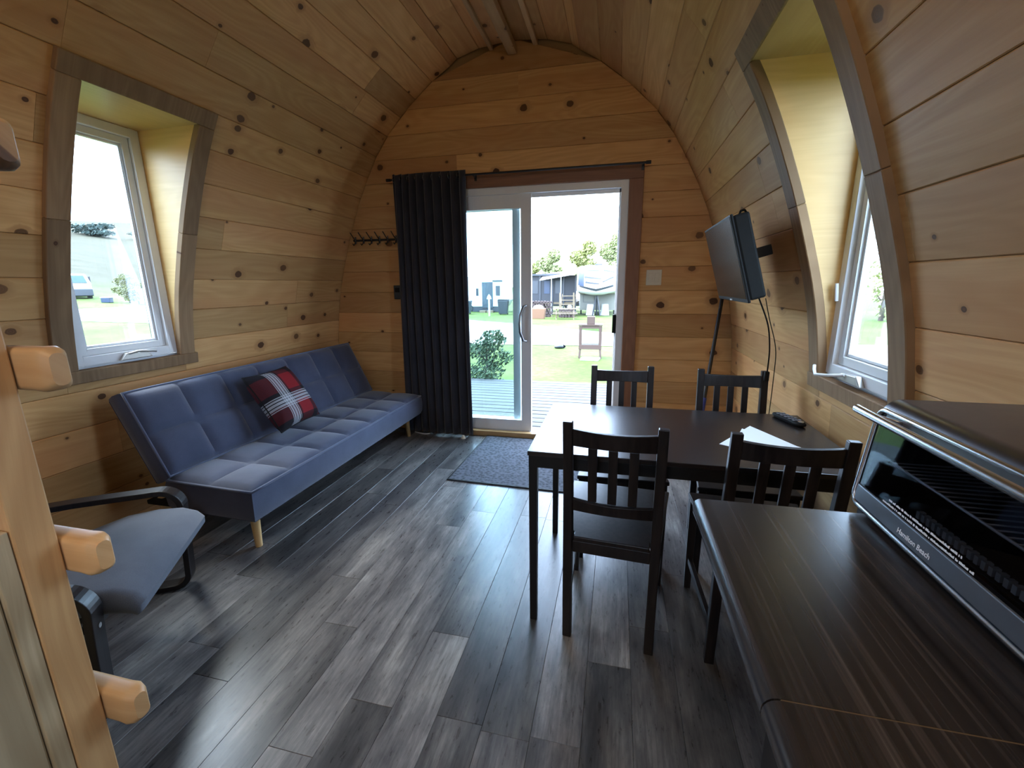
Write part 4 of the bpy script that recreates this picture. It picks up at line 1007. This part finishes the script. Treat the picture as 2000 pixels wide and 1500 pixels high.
# ------------------------------------------------------------------ added ceiling lamp behind the camera, warm fill light
lp = thing('added_fill_lamp', 'added round white ceiling lamp out of view, fill light over the kitchen end', 'lamp', (-.35, -.75, 2.93))
B().tube([(0, 0, .085), (0, 0, .03)], .11, 24).build('base', M['white'], lp)
gm = bpy.data.materials.new('fill_lamp_glow'); gm.use_nodes = True; g_ = gm.node_tree; g_.nodes.clear()
e_ = g_.nodes.new('ShaderNodeEmission'); e_.inputs[0].default_value = (1, .86, .70, 1); e_.inputs[1].default_value = 30.0; oo = g_.nodes.new('ShaderNodeOutputMaterial'); g_.links.new(e_.outputs[0], oo.inputs[0])
def dome(u, v): a = PI / 2 * u; return (.13 * math.cos(a) * math.cos(2 * PI * v), .13 * math.cos(a) * math.sin(2 * PI * v), .03 - .07 * math.sin(a))
B().grid(dome, 8, 24).build('shade', gm, lp)

# ================================================================== outdoors
def gz(x, y):
    z = -.42
    if x < -12: z += (-x - 12) * .06
    if x < -35: z += (-x - 35) * .125
    if y > 13: z -= (y - 13) * .022 * (1 if x > -12 else max(0, 1 - (-x - 12) / 12))
    return z
lawn = B()
xs_ = [-110 + 3 * i for i in range(34)] + [-9 + 1.5 * i for i in range(14)] + [14 + 4 * i for i in range(14)]; ys_ = [-30 + 4 * i for i in range(9)] + [4 + 1.5 * i for i in range(20)] + [36 + 5 * i for i in range(18)]
vv = [(x, y, gz(x, y)) for x in xs_ for y in ys_]; ny = len(ys_)
lawn.add(vv, [(i * ny + j, (i + 1) * ny + j, (i + 1) * ny + j + 1, i * ny + j + 1) for i in range(len(xs_) - 1) for j in range(ny - 1)], True)
tag(lawn.build('lawn', M['grass']), kind='structure')
def road(name, pts):
    """pts: (x,y,halfwidth-left, halfwidth-right direction) centre line ribbon"""
    b = B(); vs = []
    for (xa, ya, xb, yb) in pts: 
        for k in range(5): t = k / 4; x, y = xa + (xb - xa) * t, ya + (yb - ya) * t; vs.append((x, y, gz(x, y) + .012))
    b.add(vs, [(5 * i + k, 5 * i + k + 1, 5 * i + 6 + k, 5 * i + 5 + k) for i in range(len(pts) - 1) for k in range(4)], True)
    return tag(b.build(name, M['gravel']), kind='structure')
def interp(P, n):
    out = []
    for a, b in zip(P, P[1:]): out += [tuple(a[k] + (b[k] - a[k]) * i / n for k in range(4)) for i in range(n)]
    return out + [P[-1]]
road('gravel_road', interp([(30, 6, 30, 12), (14, 9, 14, 13.5), (6, 10.5, 6, 14.5), (0, 12.8, 0, 17), (-4, 12.6, -4, 21), (-9, 13, -9, 25), (-16, 15, -12, 26), (-20.5, 13, -25, 20)], 6))
road('gravel_road', interp([(-20.5, -12, -25.3, -12), (-20.5, 13, -25.3, 18), (-21, 22, -25.5, 22), (-22, 40, -26, 40)], 6))
dk = tag(B().box(-4.5, 2.6, 3.82, 6.4, -.34, -.125).build('deck', M['tyre']), kind='structure')
for i in range(18):
    y0 = 3.825 + i * .1435
    B().box(-4.5, 2.6, y0, y0 + .125, -.12, -.082).build('deck_board', M['deck'], dk, .004)
def foliage(c, rad, n, size, rnd, flat=1.0):
    b = B()
    for _ in range(n):
        while True:
            p = Vector((rnd.uniform(-1, 1), rnd.uniform(-1, 1), rnd.uniform(-1, 1)))
            if .25 < p.length < 1: break
        p = Vector((p.x * rad[0], p.y * rad[1], p.z * rad[2])) + Vector(c)
        a = Vector((rnd.gauss(0, 1), rnd.gauss(0, 1), rnd.gauss(0, 1))).normalized(); u = a.orthogonal().normalized(); v = a.cross(u); s_ = size * rnd.uniform(.6, 1.3)
        b.add([p - u * s_, p - v * s_ * .5, p + u * s_, p + v * s_ * .5], [(0, 1, 2, 3)])
    return b
def tree(name, label, cat, loc, h, crown, n, lsize, mat, group=None, lobes=4, seed=0, trunk=.12, low=.25):
    rnd = random.Random(seed); o = thing(name, label, cat, loc, 0, group)
    b = B(); f = B()
    b.tube([(0, 0, -.1), (.05 * h * .1, 0, h * .5), (0, .03 * h * .1, h * .92)], trunk, 7, True, trunk * .25)
    for k in range(lobes):
        a = 2.4 * k; fz = low + (1 - low) * (k + .5) / lobes; rr = crown * (1 - .55 * abs(fz - .5) * 2 * .8); q = (math.cos(a) * crown * .35, math.sin(a) * crown * .35, fz * h)
        b.tube([(0, 0, max(.05, fz * h - crown * .5)), q], trunk * .4, 5, True, trunk * .1)
        ff = foliage(q, (rr * .75, rr * .75, h * (1 - low) / lobes * .95), n // lobes, lsize, rnd); f.add(ff.v, ff.f)
    b.build('stems', M['bark'], o); lf = f.build('foliage', mat, o)
    return o
tree('evergreen_shrub', 'feathery green cedar shrub at the edge of the deck', 'shrub', (-2.02, 6.72, -.42), 1.0, .46, 2600, .032, M['leaf_bush'], None, 6, 3, .03, .05)
for i, (x, y, h, c, lab) in enumerate(((-6.9, 46, 5.6, 1.6, 'pale spring tree nearest the glass door stile, beyond the campers'), (-3.5, 47, 6.4, 1.7, 'pale spring tree left of the big white camper roof'), (-.6, 48, 7.2, 1.6, 'tallest pale spring tree, above the right side of the white camper'), (-9.6, 50, 4.6, 1.5, 'pale spring tree seen between the door stiles'))):
    tree('birch_tree', lab, 'tree', (x, y, gz(x, y)), h, c, 5200, .17, (M['leaf_pale'], M['leaf_yel'])[i % 2], 'trees behind the campers', 6, 10 + i, .12, .2)
for i, (x, y, h) in enumerate(((13.5, 27, 6.5), (10.5, 33, 6.0), (19, 25, 5.5))):
    tree('roadside_tree', ['pale tree outside the right window, middle of three', 'pale tree outside the right window, farthest back', 'pale tree outside the right window, closest to its far edge'][i], 'tree', (x, y, gz(x, y)), h, 2.0, 1300, .14, M['leaf_pale'], 'trees outside the right window', 6, 40 + i, .12, .05)
for i, (x, y) in enumerate(((-80, 48), (-81, 55.5), (-79, 63))):
    tree('distant_tree', 'far grey-green tree on the hill in the left window, ' + ('leftmost', 'middle', 'rightmost')[i] + ' of three', 'tree', (x, y, gz(x, y)), 1.7, 3.5, 900, .3, M['leaf_dark'], 'tree line on the far hill', 4, 60 + i, .15, .1)
tree('willow_bush', 'yellow-green bush beside the gravel in the left window', 'shrub', (-27.6, 20.1, gz(-27.6, 20.1)), 1.55, .75, 1800, .06, M['leaf_willow'], None, 6, 80, .05, .1)
tree('willow_bush', 'smaller yellow-green bush behind the picnic table in the left window', 'shrub', (-27.0, 21.2, gz(-27.0, 21.2)), 1.15, .6, 1000, .06, M['leaf_willow'], None, 5, 81, .05, .1)

def wheel(o, x, y, z, r=.34, w=.2, axis='x'):
    d = Vector((w / 2, 0, 0)) if axis == 'x' else Vector((0, w / 2, 0)); c = Vector((x, y, z))
    t_ = B().tube([c - d, c + d], r, 16).build('tyre', M['tyre'], o); B().tube([c - d * 1.05, c + d * 1.05], r * .55, 12).build('rim', M['rv_white'], t_)
# big fifth-wheel camper, nose towards the cabin
fx, fy = -1.36, 30.2; fz_ = gz(fx, fy)
fv = thing('fifth_wheel_camper', 'large white fifth-wheel camper with blue and grey nose graphics', 'camper', (fx, fy, fz_))
W2 = 1.27
NP = [(-.30, 1.36), (-.72, 1.42), (-.98, 1.60), (-1.08, 1.90), (-1.06, 2.30), (-.95, 2.72), (-.72, 3.05), (-.25, 3.25), (.6, 3.32)]
def nose_pt(u, t, off=0.0):
    k = t * (len(NP) - 1); i = min(int(k), len(NP) - 2); f = k - i; y = NP[i][0] + (NP[i + 1][0] - NP[i][0]) * f; z = NP[i][1] + (NP[i + 1][1] - NP[i][1]) * f
    fr_ = max(0, (.6 - y) / 1.7)
    return (u * W2, y + .55 * fr_ * abs(u) ** 3 - off, z + .30 * (1 - t) ** 2 * u * u - .10 * abs(u) ** 4 * t)
b = B(); b.grid(lambda a, c: nose_pt(2 * a - 1, c), 24, 24)
b.grid(lambda a, c: (lambda p: (p[0], p[1] + (1.7 - p[1]) * c, p[2] + (1.45 - p[2]) * min(1, c * 1.5)))(nose_pt(2 * a - 1, 0)), 24, 4)
for sg in (0, 1): b.grid(lambda a, c: (lambda p: (p[0], p[1] + (1.7 - p[1]) * c, p[2]))(nose_pt(2 * sg - 1, a)), 24, 3)
b.grid(lambda a, c: (lambda p: (p[0], p[1] + (1.7 - p[1]) * c, p[2]))(nose_pt(2 * a - 1, 1)), 24, 2)
b.build('nose_cap', M['rv_white'], fv)
B().box(-W2, W2, 1.7, 9, .55, 3.25).build('body', M['rv_white'], fv, .05)
def decal(nm, strips, mat):
    b = B()
    for (u0, u1, t0a, t0b, t1a, t1b) in strips: b.grid(lambda a, c: nose_pt(u0 + (u1 - u0) * a, (t0a + (t0b - t0a) * a) * (1 - c) + (t1a + (t1b - t1a) * a) * c, .015), 12, 3)
    b.build(nm, mat, fv)
decal('blue_panel', [(-.93, -.62, .40, .38, .72, .74)], M['rv_blue'])
decal('grey_swoosh', [(-.62, .1, .70, .70, .735, .72), (-.6, .25, .55, .53, .59, .545), (-.55, .15, .45, .43, .49, .45), (.3, .85, .46, .55, .48, .58), (.35, .9, .70, .66, .73, .68)], M['rv_grey'])
decal('chevron', [(-.85, 0, .36, .27, .41, .33), (0, .85, .27, .36, .33, .41)], M['rv_grey'])
decal('belly_trim', [(-.92, .92, .0, .0, .06, .06)], M['rv_grey'])  # grey strip along the lower lip of the nose
b = B()
for x0, x1, z0, z1 in ((-1.0, -.98, .85, 1.35), (-.22, -.2, .85, 1.35), (-1.0, -.2, .85, .87), (-1.0, -.2, 1.33, 1.35)): b.box(x0, x1, 1.63, 1.662, z0, z1)
b.build('hatch_frame', M['rv_grey'], fv)
B().box(-1.22, 1.22, 1.665, 1.695, .30, 1.44).build('front_wall', M['rv_cream'], fv)
B().tube([(-.25, .4, 0), (0, .4, 1.45)], .05, 8).build('tripod_leg', M['rv_grey'], fv); B().tube([(.25, .4, 0), (0, .4, 1.45)], .05, 8).build('tripod_leg', M['rv_grey'], fv); B().tube([(0, .9, 0), (0, .4, 1.45)], .05, 8).build('tripod_leg', M['rv_grey'], fv)
for x in (-.45, .55): B().tube([(x, 1.0, .0), (x, 1.0, .35), (x, 1.0, .75)], .3, 14, True, .22).build('propane_cover', M['rv_white'], fv)
for x in (-1.15, 1.15): B().box(x - .05, x + .05, 1.9, 2.0, 0, .56).build('landing_jack', M['black'], fv); wheel(fv, x * .95, 6.3, .36); wheel(fv, x * .95, 7.2, .36)
B().box(-.25, .25, 2, 2.6, 3.33, 3.48).build('roof_vent', M['rv_grey'], fv, .03); B().box(-.9, -.4, 3, 3.6, 3.33, 3.45).build('roof_vent', M['rv_grey'], fv, .03)
# screened porch with awning, steps
gx, gy = -4.35, 31.9; gzz = gz(gx, gy)
gb = thing('screened_porch', 'dark screened porch with white awning beside the big camper', 'porch', (gx, gy, gzz))
B().box(-2.0, 1.5, -.02, .02, .9, 2.75).build('screen_wall', M['rv_dark'], gb)
B().box(-2.05, 1.5, 0, 3, .75, .9).build('platform', M['rawwood'], gb)
for x in (-2.0, -1.1, -.2, .6, 1.45): B().box(x - .05, x + .05, -.08, -.02, .0, 2.8).build('post', M['rv_grey'], gb)
B().box(-2.15, 1.0, -.3, 3, 2.75, 2.88).build('roof', M['rv_grey'], gb)
B().add([(-.9, -1.4, 2.45), (1.55, -1.2, 2.85), (1.55, 1.0, 3.2), (-.9, 1.0, 2.9), (-.9, -1.4, 2.40), (1.55, -1.2, 2.80), (1.55, 1.0, 3.15), (-.9, 1.0, 2.85)], [(0, 1, 2, 3), (7, 6, 5, 4), (0, 4, 5, 1), (1, 5, 6, 2), (2, 6, 7, 3), (3, 7, 4, 0)]).build('awning', M['rv_white'], gb)
B().tube([(-.1, -1.3, 0), (-.1, -1.3, 2.55)], .03, 6).build('awning_pole', M['rv_white'], gb); B().tube([(.55, -1.25, .9), (.55, -1.25, 2.65)], .03, 6).build('awning_pole', M['rv_white'], gb)
for x, w_ in ((-1.5, .5), (-.6, .4), (.25, .5)): B().box(x - w_ / 2, x + w_ / 2, -.045, -.022, 1.5, 2.4).build('pane', M['rv_blue'] if x > -1 and x < 0 else M['rv_grey'], gb)
sx_, sy_ = -3.55, 29.3
st = thing('porch_steps', 'pale wooden porch steps between firewood and the big camper', 'steps', (sx_, sy_, gz(sx_, sy_)))
for i in range(5): B().box(-.1, .72, .25 * i, .25 * i + .30, .27 * i + .20, .27 * i + .25).build('tread', M['rawwood'], st)
for x in (-.14, .76): B().prism([(0, .05), (.2, 0), (1.4, 1.2), (1.4, 1.45)], 'x', x - .02, x + .02).build('stringer', M['rawwood'], st); B().box(x - .04, x + .04, -.02, .06, 0, 1.55).build('newel_post', M['rawwood'], st)
def logpile(label, x, y, nx, nz, seed):
    rnd = random.Random(seed); o = thing('firewood_stack', label, 'firewood', (x, y, gz(x, y)), 0, 'firewood stacks by the porch'); b = B()
    for i in range(nx):
        for k in range(nz): r = rnd.uniform(.07, .11); b.tube([((i - nx / 2) * .2 + (k % 2) * .1 + rnd.uniform(-.02, .02), -.25 + rnd.uniform(-.05, .05), .1 + k * .17), ((i - nx / 2) * .2 + (k % 2) * .1, .25, .1 + k * .17)], r, 7)
    tag(b.build('logs', M['firewood'], o), kind='stuff'); B().box(-nx * .11, nx * .11, -.2, .2, -.02, .03).build('pallet', M['rawwood'], o)
logpile('firewood stack in front of the dark porch, left of the steps', -4.9, 28.7, 8, 6, 1); logpile('lower firewood stack right beside the porch steps', -3.0, 28.2, 5, 3, 2)
def picnic(label, x, y, rz, s=1.0, mat='rawwood'):
    o = thing('picnic_table', label, 'picnic table', (x, y, gz(x, y)), rz); o.scale = (s, s, s)
    for i in range(4): B().box(-.85, .85, -.34 + .17 * i, -.18 + .17 * i, .70, .74).build('top_plank', M[mat], o)
    for yy in (-.7, .7): B().box(-.85, .85, yy - .13, yy + .13, .40, .44).build('bench_plank', M[mat], o)
    for xx in (-.6, .6):
        B().add([(xx - .03, -.75, 0), (xx + .03, -.75, 0), (xx + .03, -.66, 0), (xx - .03, -.66, 0), (xx - .03, -.25, .7), (xx + .03, -.25, .7), (xx + .03, -.16, .7), (xx - .03, -.16, .7)], [(3, 2, 1, 0), (4, 5, 6, 7), (0, 1, 5, 4), (1, 2, 6, 5), (2, 3, 7, 6), (3, 0, 4, 7)]).build('leg', M[mat], o)
        B().add([(xx - .03, .75, 0), (xx + .03, .75, 0), (xx + .03, .66, 0), (xx - .03, .66, 0), (xx - .03, .25, .7), (xx + .03, .25, .7), (xx + .03, .16, .7), (xx - .03, .16, .7)], [(3, 2, 1, 0), (4, 5, 6, 7), (0, 1, 5, 4), (1, 2, 6, 5), (2, 3, 7, 6), (3, 0, 4, 7)]).build('leg', M[mat], o)
        B().box(xx - .03, xx + .03, -.82, .82, .34, .39).build('cross_brace', M[mat], o)
picnic('pale picnic table on the grass below the porch steps', -3.0, 26.4, .1, .85)
tbx = thing('orange_tub', 'orange-brown tub with white bags left of the firewood', 'tub', (-4.65, 26.6, gz(-4.65, 26.6)))
B().beam((0, 0, 0), (0, 0, .62), .75, .5, .85, .6).build('tub', M['orange'], tbx, .02)
def bag(u, v): a = PI * u; return (.33 * math.sin(a) * math.cos(2 * PI * v), .25 * math.sin(a) * math.sin(2 * PI * v), .66 + .16 * math.cos(a) + .03 * math.sin(7 * v * 6.28))
B().grid(bag, 8, 16).build('bag', M['rv_white'], tbx)
# white travel trailer on the left
tx_, ty_ = -11.3, 35.5; tzz = gz(tx_, ty_)
tt = thing('travel_trailer', 'white travel trailer with dark door at the left of the glass door', 'camper', (tx_, ty_, tzz), .12)
B().prism([(-4.5, .45), (2.4, .45), (2.7, 1.0), (2.5, 2.5), (2.0, 2.9), (-4.5, 2.9)], 'y', 0, 2.4).build('body', M['rv_white'], tt, .05)
B().box(.35, 1.25, -.03, .01, .35, 2.45).build('door', M['slate'], tt, .01); B().box(1.5, 1.85, -.03, .01, 1.35, 2.15).build('window', M['rv_grey'], tt, .01); B().box(-.15, .05, -.03, .01, 1.35, 1.95).build('window', M['rv_dark'], tt, .01)
B().box(1.25, 2.05, -.12, .05, 2.5, 2.6).build('awning_arm', M['rv_grey'], tt); B().box(-1.9, -1.2, .9, 1.5, 2.92, 3.15).build('roof_vent', M['rv_grey'], tt, .04)
B().box(-4.3, 2.2, .05, .1, .05, .45).build('skirt', M['rv_grey'], tt)
for x in (-1.6, -.8): wheel(tt, x, .05, .34, .34, .2, 'y')
for x in (.5, 1.1): B().box(x - .25, x + .25, -.9, -.4, 0, .18).build('step', M['rawwood'], tt, .01)
def bin_(label, x, y, mat, w_=.55, h=.95):
    o = thing('wheeled_bin', label, 'bin', (x, y, gz(x, y)), .1, 'bins by the left trailer')
    B().beam((0, 0, .06), (0, 0, h), w_ * .8, w_ * .8, w_, w_).build('tub', mat, o, .03); B().prism([(-w_ / 2 - .03, h), (w_ / 2 + .03, h), (w_ / 2, h + .1), (-w_ / 2 + .05, h + .13)], 'y', -w_ / 2, w_ / 2).build('lid', M['rv_dark'], o, .01)
    for xx in (-w_ * .35, w_ * .35): B().tube([(xx - .04, w_ * .4, .09), (xx + .04, w_ * .4, .09)], .09, 10).build('wheel', M['tyre'], o)
bin_('dark wheeled bin right of the white trailer', -8.1, 31.5, M['rv_grey'], .75, 1.0); bin_('blue-grey wheeled bin nearest the curtain edge', -11.3, 32.0, M['slate'], 1.0, .9)
bin_('small dark bin standing in front of the fixed door stile', -6.6, 30.0, M['rv_dark'], .45, .5)
ps = thing('site_post', 'white site marker post with a pointed top on the grass', 'post', (-8.6, 29.5, gz(-8.6, 29.5)))
B().box(-.05, .05, -.05, .05, 0, 1.15).build('shaft', M['rv_white'], ps); B().prism([(-.17, 1.15), (.17, 1.15), (.12, 1.32), (0, 1.48), (-.12, 1.32)], 'y', -.03, .03).build('head', M['rv_white'], ps)
tk = thing('parked_pickup', 'grey pickup truck half hidden between the door stiles', 'truck', (-5.6, 37.5, gz(-5.6, 37.5)), .15)
B().prism([(-2.6, .45), (2.6, .45), (2.6, .95), (1.5, 1.05), (.9, 1.65), (-.5, 1.7), (-.7, 1.05), (-2.6, 1.05)], 'y', 0, 1.8).build('body', M['rv_grey'], tk, .06)
B().prism([(-.4, 1.1), (1.3, 1.1), (.82, 1.58), (-.36, 1.62)], 'y', -.02, .0).build('side_window', M['rv_dark'], tk)
for x in (-1.7, 1.7): wheel(tk, x, .0, .38, .38, .22, 'y'); wheel(tk, x, 1.8, .38, .38, .22, 'y')
# framed wooden stand on the lawn
wx, wy = -.60, 10.75
ws_ = thing('wooden_stand', 'small reddish wooden framed stand with a clear panel on the lawn', 'stand', (wx, wy, gz(wx, wy)), .05)
for x in (-.235, .235):
    for y in (-.12, .12): B().beam((x * 1.08, y * 1.3, 0), (x, y, .26), .045, .045).build('leg', M['cedar'], ws_)
    B().box(x - .035, x + .035, -.15, -.11, .26, .78).build('stile', M['cedar'], ws_)
B().box(-.27, .27, -.16, .16, .22, .33).build('lower_box', M['cedar'], ws_, .006); B().box(-.20, .20, -.145, -.11, .72, .79).build('top_rail', M['cedar'], ws_); B().box(-.28, .28, -.17, .17, .79, .815).build('top_board', M['cedar'], ws_)
B().box(-.20, .20, -.135, -.128, .33, .72).build('clear_panel', M['stand_glass'], ws_); B().box(-.09, .10, -.1, .1, .8155, 1.0).build('cap_box', M['cedar'], ws_, .008)
sb = thing('stone_slab', 'pale stone slab on the grass under the wooden stand', 'slab', (wx + .02, wy - .35, gz(wx, wy)))
B().prism([(-.22, -.14), (.20, -.16), (.24, .12), (-.20, .14)], 'z', .0, .05).build('stone', M['rv_white'], sb, .012)
rk = thing('lawn_stone', 'small dark stone on the lawn left of the wooden stand', 'stone', (-1.52, 12.2, gz(-1.5, 12.2)))
def rock(u, v): a = PI * u; r = .11 * (1 + .2 * math.sin(9 * v + 4 * u)); return (r * 1.3 * math.sin(a) * math.cos(2 * PI * v), r * math.sin(a) * math.sin(2 * PI * v), .05 + .07 * math.cos(a))
B().grid(rock, 8, 14).build('stone', M['rv_grey'], rk)
# van and picnic table in the left window
vx, vy = -31.5, 19.9; vn = thing('parked_van', 'white van with dark lower body seen through the left window', 'van', (vx, vy, gz(-30, vy)), math.radians(63))
B().prism([(-.85, .55), (.85, .55), (.85, 1.0), (.68, 1.55), (-.68, 1.55), (-.85, 1.0)], 'y', 0, 3.6).build('body', M['rv_white'], vn, .08)
B().prism([(-.68, 1.02), (.68, 1.02), (.56, 1.46), (-.56, 1.46)], 'y', -.04, .02).build('windscreen', M['teal_glass'], vn, .02); B().box(-.86, .86, -.08, .5, .25, .68).build('bumper', M['rv_grey'], vn, .05)
for x in (-.75, .75): wheel(vn, x, .8, .27, .27); wheel(vn, x, 2.9, .27, .27)
B().box(.84, .9, .5, 1.2, 1.05, 1.4).build('side_window', M['rv_dark'], vn); B().box(-.9, -.84, .5, 1.2, 1.05, 1.4).build('side_window', M['rv_dark'], vn)
picnic('weathered picnic table beside the bush in the left window', -26.2, 20.0, .9, .62, 'rv_grey')
bd = thing('blue_cooler', 'small blue cooler on the grass beside the bush in the left window', 'cooler', (-28.3, 19.4, gz(-28.3, 19.4)), .4)
B().box(-.22, .22, -.16, .16, 0, .26).build('box', M['rv_blue'], bd, .02); B().box(-.235, .235, -.175, .175, .261, .31).build('lid', M['rv_white'], bd, .015)
hl = tag(B().grid(lambda u, v: (-118 - 30 * v, -40 + 200 * u, 15 + 5 * v * (1 + .4 * math.sin(9 * u))), 30, 3).build('far_hill', M['grass']), kind='structure')
bpy.context.view_layer.update()
